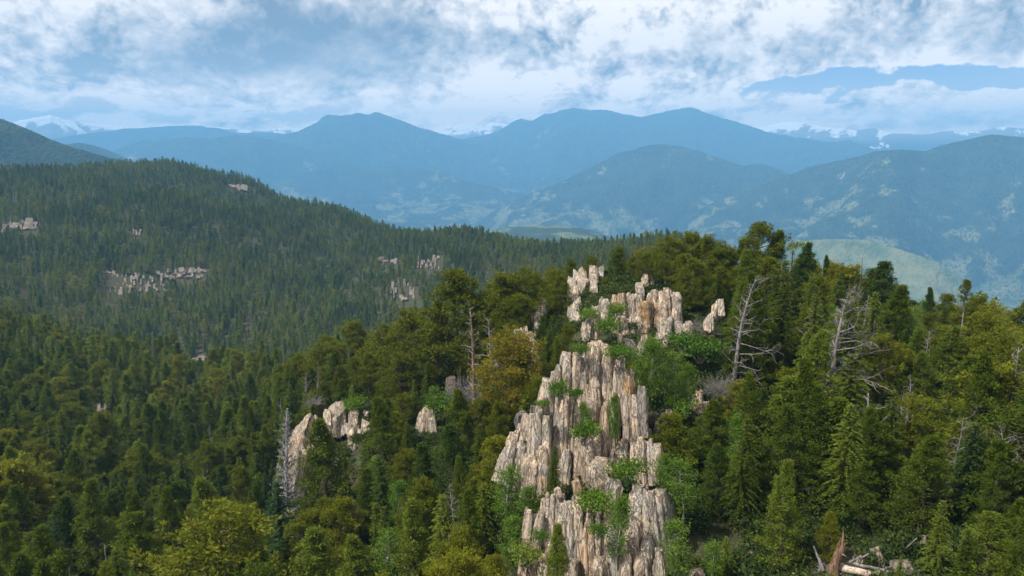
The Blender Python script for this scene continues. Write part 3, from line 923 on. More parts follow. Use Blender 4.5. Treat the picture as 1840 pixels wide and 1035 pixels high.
def outcrop(name, label, slabs, dist, seed, group=None, fill=True, clear=True, deep=1.5, cat='rock outcrop', shrink=0, part='rock_slab', ext=.0, mat='rock', maxb=5.0):
    """slabs: (u0, u1, v top, v base, tone, style, lean px at the top); dist: ((v, distance), ...)"""
    rs = np.random.RandomState(seed)
    dv, dd = [a for a, _ in dist], [b for _, b in dist]
    S = np.array([s[:4] for s in slabs], float)
    vm = S[:, 3].max(); um = S[:, :2].mean()
    root = empty(name, at(um, vm, np.interp(vm, dv, dd) + 1.0), label, cat, group)
    inv = root.location
    items = []
    for s in slabs:
        u0, u1, vt, vb = s[:4]
        items.append((u0, u1, vt, vb, s[4] if len(s) > 4 else .45, s[5] if len(s) > 5 else 'fin', s[6] if len(s) > 6 else 0, 0))
    if fill:
        for (u0, u1, vt, vb, tone, st, lean, _) in list(items):
            if st == 'fin' and rs.uniform() < .85:
                w_ = (u1 - u0)
                o_ = rs.uniform(-.45, .45) * w_
                items.append((u0 + o_, u1 + o_, vt + (vb - vt) * rs.uniform(.06, .22), vb, tone * .8 + .1, st, lean, 1))
    for (u0, u1, vt, vb, tone, st, lean, back) in items:
        rb = float(np.interp(vb, dv, dd))
        rt = float(np.interp(vt, dv, dd))
        rb = rb * .55 + rt * .45 if st == 'fin' else rb
        rt = rb + (rt - rb) * .75
        w = (u1 - u0) / FPX * math.hypot(rb, rb * math.tan(R(18))) * 1.02
        d = w * rs.uniform(1.1, 1.9) * deep if st == 'fin' else w * rs.uniform(.8, 1.1)
        push = back * rs.uniform(.7, 1.3) * max(d * .5, .5)
        uc = (u0 + u1) / 2
        B = at(uc - lean * 1.15, vb, rb + d * .5 + push)
        T = at(uc, vt, rt + d * .5 + push)
        ax = T - B
        h = float(np.linalg.norm(ax))
        ax = ax / h
        gr = gz(B[0], B[1])
        below = min(max((B[2] - gr) / h + .3, .25), maxb if st == 'fin' else min(.8, maxb))
        me = slab_mesh(rs, w, d, h, st, max(below, .9) if mat == 'scar' else below, mat)
        o = link_mesh(part, me, None, root)
        z = Vector(ax)
        yv = Vector((B[0], B[1], 0)).normalized()
        xv = yv.cross(z).normalized()
        xv.rotate(Matrix.Rotation(rs.normal(0, .16), 3, z))
        yv = z.cross(xv)
        mt = Matrix((xv, yv, z)).transposed().to_4x4()
        mt.translation = Vector(B) - inv
        o.matrix_local = mt
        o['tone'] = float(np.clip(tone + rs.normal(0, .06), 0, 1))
        BLOCKED.append((B[0], B[1], max(w, d) * .7))
        if clear:
            KEEP_CLEAR.append((u0 - 2 + shrink, u1 + 2 - shrink, vt, min(vb, vt + (vb - vt) * (1 - ext)), rb))
    return root

outcrop('rock_outcrop', 'tall main tower of upright granite fins at the middle of the knoll', [
    (1052, 1081, 612, 742, .55, 'fin', 2), (1075, 1102, 611, 748, .45, 'fin', 0), (1100, 1121, 638, 735, .45, 'fin', -2),
    (1040, 1055, 630, 720, .5, 'fin', 4), (1027, 1042, 631, 706, .5, 'fin', 4), (1012, 1029, 632, 700, .55, 'fin', 6),
    (992, 1015, 653, 775, .55, 'fin', 10), (980, 999, 680, 770, .5, 'fin', 10), (968, 987, 710, 800, .55, 'fin', 10),
    (953, 978, 736, 850, .6, 'fin', 6), (972, 996, 745, 862, .62, 'fin', 5), (994, 1020, 694, 856, .5, 'fin', 8), (1014, 1030, 700, 800, .5, 'fin', 4),
    (1026, 1047, 772, 876, .6, 'fin', 3), (1043, 1066, 790, 866, .62, 'fin', 2), (1060, 1083, 763, 862, .6, 'fin', 0), (1078, 1095, 722, 852, .65, 'fin', 0),
    (1090, 1108, 700, 800, .45, 'fin', 0), (1120, 1139, 662, 770, .75, 'fin', -2), (1117, 1130, 690, 770, .3, 'fin', -2), (1130, 1146, 705, 772, .25, 'fin', -3), (1140, 1158, 692, 764, .15, 'fin', -4),
    (1109, 1132, 786, 872, .7, 'fin', -2), (1129, 1147, 780, 862, .4, 'fin', -3), (1144, 1162, 784, 858, .35, 'fin', -4), (1158, 1174, 788, 852, .3, 'fin', -5), (1172, 1187, 796, 850, .45, 'fin', -5),
    (1092, 1110, 806, 862, .55, 'fin', 0), (1008, 1030, 806, 878, .6, 'fin', 5), (966, 992, 800, 876, .6, 'fin', 5), (940, 970, 816, 874, .3, 'fin', 8),
    (1050, 1080, 690, 800, .4, 'fin', 1), (1030, 1056, 708, 800, .5, 'fin', 4)],
    ((600, 59.0), (700, 56.5), (800, 53.0), (880, 50.0)), 101, maxb=.3)
outcrop('rock_outcrop', 'low grey slabs leaning against the left foot of the main tower', [
    (914, 934, 768, 840, .35, 'fin', 8), (930, 952, 760, 832, .4, 'fin', 8), (910, 932, 800, 850, .3, 'fin', 12), (926, 950, 792, 856, .6, 'fin', 10), (934, 956, 742, 780, .2, 'boulder', 0), (948, 966, 748, 790, .3, 'boulder', 0)],
    ((740, 58.0), (860, 52.0)), 102, maxb=.4)
outcrop('rock_outcrop', 'lower front outcrop of ochre fins below the main tower', [
    (978, 1001, 884, 985, .6, 'fin', 4), (998, 1021, 884, 1000, .6, 'fin', 2), (1018, 1041, 887, 1060, .5, 'fin', 2), (1034, 1054, 890, 1000, .4, 'fin', 0), (1043, 1067, 930, 1060, .75, 'fin', 0),
    (1052, 1072, 902, 990, .5, 'fin', -1), (1070, 1082, 918, 996, .5, 'fin', 0), (1080, 1096, 911, 994, .7, 'fin', -2), (1070, 1096, 994, 1065, .65, 'fin', -2), (986, 1010, 960, 1070, .6, 'fin', 3), (1016, 1040, 1000, 1080, .6, 'fin', 2),
    (1131, 1157, 873, 958, .4, 'fin', -3), (1152, 1179, 877, 990, .5, 'fin', -6), (1168, 1197, 877, 960, .55, 'fin', -8), (1150, 1176, 960, 1060, .45, 'fin', -4), (1174, 1196, 984, 1070, .7, 'fin', -4),
    (1120, 1150, 922, 1006, .3, 'fin', -2), (1138, 1164, 990, 1070, .35, 'fin', -2), (1110, 1134, 985, 1070, .4, 'fin', 0),
    (946, 962, 914, 985, .6, 'fin', 8), (958, 980, 920, 990, .6, 'fin', 6), (946, 982, 985, 1070, .62, 'fin', 6), (962, 990, 1000, 1080, .6, 'fin', 4), (1090, 1120, 930, 1010, .3, 'fin', 0)],
    ((870, 46.5), (960, 44.5), (1060, 41.5)), 103)
outcrop('rock_outcrop', 'weathered wall of rust stained fins behind the main tower', [
    (1049, 1062, 571, 622, .5, 'fin', 1), (1061, 1077, 547, 616, .5, 'fin', 1), (1073, 1096, 536, 612, .55, 'fin', 1), (1097, 1108, 531, 572, .4, 'fin', 0), (1107, 1124, 533, 592, .9, 'fin', 0), (1103, 1116, 565, 600, .45, 'fin', 1),
    (1122, 1141, 529, 572, .4, 'fin', 0), (1139, 1155, 528, 562, .45, 'fin', 0), (1118, 1134, 573, 606, .5, 'fin', 2), (1130, 1143, 566, 604, .35, 'fin', 0), (1141, 1157, 557, 604, .55, 'fin', 0), (1147, 1173, 550, 600, .85, 'fin', 0),
    (1161, 1182, 523, 566, .5, 'fin', -1), (1171, 1188, 540, 582, .7, 'fin', -1), (1179, 1198, 521, 578, .45, 'fin', -1), (1192, 1208, 519, 552, .4, 'fin', -1), (1204, 1220, 523, 558, .45, 'fin', -1), (1206, 1220, 553, 598, .45, 'fin', -3), (1196, 1208, 572, 600, .6, 'fin', 0), (1182, 1196, 574, 600, .4, 'fin', 0),
    (1214, 1230, 582, 606, .3, 'fin', -3), (1228, 1244, 584, 612, .3, 'fin', -3)],
    ((515, 90.0), (560, 87.0), (620, 80.0)), 104)
outcrop('rock_outcrop', 'rounded pale blocks on the crest left of the wall of rusty fins', [
    (1028, 1040, 484, 508, .5, 'boulder'), (1038, 1058, 482, 506, .5, 'boulder'), (1056, 1076, 482, 506, .25, 'boulder'), (1018, 1040, 500, 528, .5, 'boulder'), (1036, 1062, 500, 526, .55, 'boulder'), (1058, 1076, 504, 530, .5, 'boulder'), (1020, 1042, 518, 556, .35, 'boulder'), (1024, 1048, 538, 572, .3, 'boulder'), (1046, 1064, 545, 576, .25, 'boulder'), (1046, 1058, 545, 572, .5, 'boulder'), (1062, 1076, 470, 484, .2, 'boulder'), (1074, 1086, 474, 490, .25, 'boulder')],
    ((470, 116.0), (520, 104.0), (576, 92.0)), 105)
outcrop('rock_outcrop', 'small jagged outcrop with a slanting pink face in the forest left of the tower', [
    (543, 564, 750, 792, .65, 'fin', 12), (531, 549, 780, 816, .65, 'fin', 9), (522, 541, 810, 866, .5, 'fin', 7), (534, 556, 800, 866, .5, 'fin', 7), (578, 597, 732, 760, .35, 'boulder'), (600, 620, 722, 750, .15, 'boulder'), (594, 608, 722, 770, .5), (606, 623, 732, 778, .35), (574, 592, 756, 784, .6), (590, 610, 752, 782, .5), (612, 632, 762, 786, .5),
    (628, 643, 768, 812, .45), (641, 653, 770, 816, .55), (648, 662, 738, 768, .6), (648, 664, 756, 780, .3, 'boulder'), (626, 640, 800, 866, .4), (638, 652, 816, 868, .4), (560, 582, 770, 830, .5), (630, 650, 735, 775, .4), (556, 576, 748, 790, .55)],
    ((720, 112.0), (800, 99.0), (870, 90.0)), 106, maxb=.45)
outcrop('rock_outcrop', 'thin pale pinnacles standing behind the rust tinged pine', [
    (931, 940, 588, 622, .4), (940, 950, 586, 640, .45), (948, 960, 600, 650, .4), (922, 932, 592, 616, .4), (958, 968, 612, 655, .3)], ((585, 98.0), (655, 88.0)), 107)
outcrop('rock_outcrop', 'single grey pinnacle in the trees right of the jagged outcrop', [(756, 768, 728, 774, .3, 'fin', 4), (764, 778, 734, 776, .25), (772, 786, 748, 778, .3)], ((725, 98.0), (780, 92.0)), 108)
outcrop('rock_outcrop', 'pale tan blocks beside the tangle of roots right of the wall of fins', [(1278, 1290, 546, 562, .6, 'boulder'), (1286, 1304, 540, 556, .6, 'boulder'), (1268, 1284, 566, 584, .5, 'boulder'), (1262, 1278, 574, 590, .45, 'boulder')], ((535, 92.0), (590, 84.0)), 109)
outcrop('rock_outcrop', 'two ochre spires right of the leafy aspens', [(1236, 1250, 706, 752, .6), (1246, 1262, 697, 752, .75), (1262, 1280, 724, 756, .7), (1256, 1270, 738, 762, .65)], ((695, 68.5), (762, 64.0)), 110)
outcrop('rock_outcrop', 'small grey tip between the dark pines left of the rounded crest blocks', [(960, 971, 542, 560, .3), (968, 980, 538, 562, .4)], ((535, 104.0), (562, 100.0)), 111)
outcrop('rock_outcrop', 'two pale blocks under the yellow green pines above the wall of fins', [(1154, 1166, 498, 522, .5), (1166, 1174, 495, 512, .5), (1140, 1158, 512, 528, .2, 'boulder')], ((495, 106.0), (528, 96.0)), 112)
# rocks out on the forested hillside, far smaller in the photo
def hillside_rocks(label, u0, u1, v0, v1, r_, n, seed, hpx=(6, 14)):
    rs = np.random.RandomState(seed)
    sl = []
    for k in range(n):
        u = u0 + (u1 - u0) * (k + rs.uniform(.1, .9)) / n
        w_ = (u1 - u0) / n * rs.choice((.7, 1.1, 1.7, 2.6))
        vb = v0 + (v1 - v0) * rs.uniform(.15, 1.0)
        sl.append((u - w_ / 2, u + w_ / 2, vb - rs.uniform(*hpx) * rs.choice((.3, .45, .65, .9)), vb, rs.uniform(.35, .55), 'boulder'))
    p = at((u0 + u1) / 2, v1, r_)
    # sit them on the slope: distance where the ray meets the ground
    def hit(u, v):
        rr = np.linspace(60, 1300, 900)
        d = px_dir(u, v); d = d / math.hypot(d[0], d[1])
        z = ground_z(d[0] * rr, d[1] * rr) + 2.0
        k = np.where(d[2] * rr < z)[0]
        k = k[rr[k] > r_ * .6]
        return rr[k[0]] if len(k) else r_
    return outcrop('rock_outcrop', label, sl, ((v0, hit((u0 + u1) / 2, v0)), (v1, hit((u0 + u1) / 2, v1))), seed, fill=False, deep=1.0, ext=.92, mat='scar', group='rocks showing through the hillside forest')
hillside_rocks('long pale ledge of broken rock on the forested hillside at the left', 186, 300, 482, 528, 600, 46, 201)
hillside_rocks('pale rock shelf running right from the long hillside ledge', 296, 368, 482, 500, 620, 20, 202, (4, 9))
hillside_rocks('pink rock scar high on the hillside above the jagged outcrop', 748, 790, 460, 486, 600, 14, 203, (7, 14))
hillside_rocks('pink grey rock scar in the trees below the high pink scar', 700, 748, 506, 540, 480, 14, 204, (8, 15))
hillside_rocks('small rock face on the flank of the domed hill', 412, 442, 332, 342, 950, 6, 205, (4, 9))
hillside_rocks('lone grey rock high above the long hillside ledge', 238, 256, 406, 422, 800, 4, 206, (6, 12))
hillside_rocks('grey rock outcrop near the left edge of the forested hillside', 4, 68, 396, 414, 800, 13, 207, (5, 11))
hillside_rocks('pale rock strip right of the long hillside ledge under the ridge', 684, 712, 466, 474, 640, 4, 208, (4, 7))
hillside_rocks('small pale pinnacle alone in the lower left forest', 172, 192, 724, 744, 200, 3, 209, (12, 20))
hillside_rocks('tan knob among the trees where the near bench ends', 346, 368, 638, 650, 300, 3, 210, (6, 10))

def boulders():
    """loose blocks, each a thing of its own"""
    rs = np.random.RandomState(77)
    L = [
        (1050, 1104, 826, 880, 49.5, 'pinkish round boulder at the foot of the main tower', .55),
        (1085, 1122, 856, 912, 47.8, 'pale pink boulder wedged below the round boulder, beside the upper bush', .5),
        (1026, 1050, 862, 890, 47.5, 'narrow ochre wedge of rock leaning above the lower outcrop', .8),
        (994, 1010, 876, 890, 46.4, 'small flat stone lying on the top left corner of the lower outcrop', .5),
        (1132, 1164, 750, 790, 57.5, 'long grey block slanting right of the main tower', .12),
        (1160, 1184, 738, 758, 60.5, 'flat grey slab of rock resting below the aspens', .1),
        (1176, 1206, 742, 775, 60.0, 'angular grey block with a pointed top below the aspens', .2),
        (1171, 1184, 755, 786, 58.0, 'small pink spike of rock right of the slanting grey block', .65),
        (1188, 1208, 735, 780, 59.2, 'tall pale wedge of rock touching the bushy dark pine', .55),
        (1146, 1172, 770, 800, 56.5, 'broken grey block above the right shoulder of the main tower', .25),
        (1152, 1168, 600, 620, 78.0, 'pale rounded boulder at the foot of the wall of fins', .4),
        (1176, 1204, 596, 618, 78.5, 'cluster boulder under the stained wall, left of the dark shrub', .4),
        (1110, 1122, 598, 612, 79.0, 'little grey boulder left of the pale rounded boulder', .3),
        (1124, 1146, 604, 640, 76.0, 'slanting grey slab between the tower top and the wall of fins', .35),
        (1140, 1154, 610, 646, 75.5, 'pink grey slab standing behind the tower shoulder', .55),
        (1186, 1200, 608, 622, 77.0, 'tan stone lying right of the aspen tops', .6),
        (1208, 1222, 604, 620, 78.0, 'rust brown stone below the right end of the wall of fins', .8),
        (1248, 1262, 604, 618, 80.0, 'white boulder below the red twiggy shrub', .3),
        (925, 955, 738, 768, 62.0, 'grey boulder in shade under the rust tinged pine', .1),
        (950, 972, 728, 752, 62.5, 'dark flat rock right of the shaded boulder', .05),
        (800, 826, 676, 700, 104, 'pale grey rock under the tall pine left of the tan snag', .25),
        (884, 900, 646, 668, 88, 'pale block half hidden behind the rust tinged pine', .3),
        (948, 968, 646, 668, 87, 'small white boulder between the rust tinged pine and the tower', .25),
        (1530, 1556, 1000, 1034, 46.5, 'mossy grey boulder behind the fallen logs', .3),
        (1572, 1598, 985, 1030, 46.5, 'upright lichened grey slab behind the fallen logs', .35),
        (1586, 1640, 988, 1012, 47.5, 'long grey slab slanting down to the right above the logs', .25),
        (1612, 1640, 972, 995, 49.0, 'grey boulder in the shade above the long slab', .2),
        (1600, 1642, 1008, 1034, 45.0, 'broad grey rock at the bottom edge right of the logs', .3),
        (1652, 1664, 962, 992, 49.0, 'thin grey rock between the log pile and the yellow green fir', .2),
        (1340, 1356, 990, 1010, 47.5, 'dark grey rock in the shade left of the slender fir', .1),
        (1230, 1262, 1022, 1046, 43.5, 'pale stone at the bottom edge below the right aspen saplings', .45),
    ]
    for (u0, u1, vt, vb, r_, lab, tone) in L:
        w = (u1 - u0) / FPX * r_ * 1.06
        B, T = at((u0 + u1) / 2, vb, r_ + w * .4), at((u0 + u1) / 2, vt, r_ + w * .4)
        h = T[2] - B[2]
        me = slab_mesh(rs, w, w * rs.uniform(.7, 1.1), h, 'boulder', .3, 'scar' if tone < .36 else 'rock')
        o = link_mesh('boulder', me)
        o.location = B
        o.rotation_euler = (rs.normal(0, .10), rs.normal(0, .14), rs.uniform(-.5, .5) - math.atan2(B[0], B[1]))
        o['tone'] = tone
        tag(o, lab, 'boulder', 'loose boulders round the outcrops')
        KEEP_CLEAR.append((u0 + 2, u1 - 2, vt, vb, r_))
        BLOCKED.append((B[0], B[1], w * .6))
boulders()
KEEP_CLEAR.append((492, 538, 728, 850, 83.0))
KEEP_CLEAR.append((1450, 1650, 968, 1040, 46.5))
# ------------------------------------------------------------------ tree models
RS = np.random.RandomState(5)
PROTO = {}
def add_proto(kind, pair, crown_mat, trunk_mat, h, wr):
    c, t = pair
    PROTO.setdefault(kind, []).append(dict(crown=c.mesh(kind + '_crown', M[crown_mat]), trunk=t.mesh(kind + '_trunk', M[trunk_mat], True), h=h, w=wr))
for k in range(8):                                     # even: bumpy full crowns, odd: feathery sprays
    w = (2.1, 2.0, 2.5, 1.9, 2.8, 2.1, 2.3, 1.5)[k]
    if k % 2 == 0:
        add_proto('fir', make_pine(RS, 10, w, 96, 4, 3, 15, .22, (.3, .5, .4, .3)[k // 2], None, (.05, .08, .05, .1)[k // 2], True, .2, True), 'fir', 'bark', 10, w)
    else:
        add_proto('fir', make_fir(RS, 10, w, 36, 7, 14, .25, (.2, .3, .25, .4, .3, .2, .25, .3)[k]), 'fir', 'bark', 10, w)
for k in range(7):
    w = (2.5, 2.9, 2.7, 3.1, 2.4, 2.8, 2.6)[k]
    add_proto('pine', make_pine(RS, 9, w, 46, 5, 4, 19, .24, (.3, .5, .3, .4, .6, .3, .4)[k], None, (.10, .2, .14, .1, .24, .08, .16)[k]), 'pine', 'bark', 9, w)
for k in range(3):
    add_proto('wind_pine', make_pine(RS, 9, 3.0, 42, 5, 4, 19, .24, .6, .2, .12), 'pine', 'bark', 9, 3.0)
for k in range(4):
    add_proto('aspen', make_aspen(RS, 5.5, (1.0, 1.25, 1.1, 1.4)[k], 1, 70, 60, .095, .22), 'leaf', 'aspen_bark', 5.5, 1.2)
for k in range(3):
    add_proto('bush', make_bush(RS, .9, .8, 1100, .10), 'leaf', 'dead', .9, .9)
for k in range(4):
    t_, b_ = make_snag(RS, 9, 30, 1.6, None, False, .05, 3, .9, .15, .25, 'cone')
    PROTO.setdefault('dead', []).append(dict(crown=b_.mesh('dead_tree_branches', M['dead'], True), trunk=t_.mesh('dead_tree_trunk', M['dead'], True), h=9, w=1.6))

def join_proto(name, parts):
    """one mesh (crown and trunk with their own materials) for the far forest"""
    V, Q, T, A, mi, n = [], [], [], [], [], 0
    Fs, mats = [], []
    for g, mat in parts:
        v = np.concatenate(g.V)
        V.append(v); A.append(np.concatenate(g.A))
        for f in (g.Q + g.T):
            Fs.append((f + n, len(mats)))
        mats.append(mat)
        n += len(v)
    Qs = [f for f in Fs if f[0].shape[1] == 4]; Ts = [f for f in Fs if f[0].shape[1] == 3]
    F = [np.concatenate([f for f, _ in Qs])]
    idx = np.concatenate([np.full(len(f), k) for f, k in Qs] + [np.full(len(f), k) for f, k in Ts]) if Ts else np.concatenate([np.full(len(f), k) for f, k in Qs])
    if Ts:
        F.append(np.concatenate([f for f, _ in Ts]))
    me = mesh_np(name, np.concatenate(V), F)
    for m_ in mats:
        me.materials.append(m_)
    me.polygons.foreach_set('material_index', idx.astype(np.int32))
    fattr(me, 'leaf', np.concatenate(A))
    return me
FAR = []            # (name, kind) sorted by name: the index the far forest uses
def far(kind, k, pair, cm, tm):
    FAR.append((f'{kind}_model{k}', kind, join_proto(f'{kind}_model{k}', [(pair[0], M[cm]), (pair[1], M[tm])])))
for k in range(4):
    far('fir', k, make_fir(RS, 10, (1.7, 2.1, 2.4, 1.9)[k], 20, 6, 5, .62, .3, False) if k % 2 else make_pine(RS, 10, (1.9, 2.1, 2.5, 1.9)[k], 52, 3, 2, 6, .46, .4, None, .05, False, .2, True), 'fir', 'bark')
for k in range(4):
    far('pine', k, make_pine(RS, 9, (2.4, 2.8, 2.6, 3.0)[k], 26, 4, 2, 7, .50, .4, None, .12, False), 'pine', 'bark')
for k in range(2):
    far('aspen', k, make_aspen(RS, 5.5, 1.3, 1, 34, 24, .24, .2), 'leaf', 'aspen_bark')
for k in range(2):
    t_, b_ = make_snag(RS, 9, 26, 1.5, None, False, .05, 2, 1.2, .15, .25, 'cone')
    far('dead', k, (b_, t_), 'dead', 'dead')
for k in range(2):
    far('shrub', k, make_bush(RS, .9, .8, 500, .14), 'brush', 'dead')
# near models for the trees of the close forest that are not objects of their own
FAR.sort(key=lambda f: f[0])
FKINDS = {}
for i_, f_ in enumerate(FAR):
    FKINDS.setdefault(f_[1], []).append(i_)
MODELS = bpy.data.collections.new('forest_models')
for nm, kd, me in FAR:
    MODELS.objects.link(bpy.data.objects.new(nm, me))

def scatter_object(name, P, kind_idx, scale, rotz, tint, label):
    """one object: points that carry instances of the far models"""
    me = bpy.data.meshes.new(name)
    me.vertices.add(len(P))
    me.vertices.foreach_set('co', np.asarray(P, np.float32).ravel())
    a = me.attributes.new('which', 'INT', 'POINT'); a.data.foreach_set('value', np.asarray(kind_idx, np.int32))
    a = me.attributes.new('size', 'FLOAT_VECTOR', 'POINT'); a.data.foreach_set('vector', np.asarray(scale, np.float32).ravel())
    a = me.attributes.new('turn', 'FLOAT_VECTOR', 'POINT'); a.data.foreach_set('vector', np.asarray(rotz, np.float32).ravel())
    fattr(me, 'tint', tint)
    o = link_mesh(name, me)
    t = bpy.data.node_groups.new('scatter_' + name, 'GeometryNodeTree')
    t.interface.new_socket('Geometry', in_out='INPUT', socket_type='NodeSocketGeometry')
    t.interface.new_socket('Geometry', in_out='OUTPUT', socket_type='NodeSocketGeometry')
    gi, go = t.nodes.new('NodeGroupInput'), t.nodes.new('NodeGroupOutput')
    ci = t.nodes.new('GeometryNodeCollectionInfo')
    ci.inputs['Collection'].default_value = MODELS
    ci.inputs['Separate Children'].default_value = True
    ci.inputs['Reset Children'].default_value = True
    ip = t.nodes.new('GeometryNodeInstanceOnPoints')
    ip.inputs['Pick Instance'].default_value = True
    def named(nm, typ):
        n = t.nodes.new('GeometryNodeInputNamedAttribute'); n.data_type = typ
        n.inputs['Name'].default_value = nm
        return n.outputs['Attribute']
    e2r = t.nodes.new('FunctionNodeEulerToRotation')
    L = t.links.new
    L(gi.outputs[0], ip.inputs['Points']); L(ci.outputs[0], ip.inputs['Instance'])
    L(named('which', 'INT'), ip.inputs['Instance Index'])
    L(named('turn', 'FLOAT_VECTOR'), e2r.inputs[0]); L(e2r.outputs[0], ip.inputs['Rotation'])
    L(named('size', 'FLOAT_VECTOR'), ip.inputs['Scale'])
    L(ip.outputs[0], go.inputs[0])
    md = o.modifiers.new('scatter', 'NODES'); md.node_group = t
    tag(o, label, kind='stuff')
    return o

NAMES = dict(fir='fir_tree', pine='pine_tree', wind_pine='pine_tree', aspen='aspen_tree', dead='dead_tree', bush='shrub')
CATS = dict(fir='fir tree', pine='pine tree', wind_pine='pine tree', aspen='aspen tree', dead='dead tree', bush='shrub')
def place(kind, x, y, z, H, wf, rot, tint, label, group=None, var=None, lean=(0, 0), trunk_mat=None):
    pr = PROTO[kind][(var if var is not None else int(abs(x * 7.3 + y * 3.1) * 10)) % len(PROTO[kind])]
    root = empty(NAMES[kind], (x, y, z), label, CATS[kind], group)
    s = H / pr['h']
    root.scale = (s * wf, s * wf, s)
    root.rotation_euler = (lean[0], lean[1], rot)
    t = bpy.data.objects.new('trunk', pr['trunk']); COL.objects.link(t); t.parent = root
    c = bpy.data.objects.new({'dead': 'branches', 'bush': 'leaves'}.get(kind, 'crown'), pr['crown']); COL.objects.link(c); c.parent = root
    if kind == 'bush':
        t.name = 'stems'
    c['tint'] = float(tint)
    t['tint'] = float(tint)
    return root

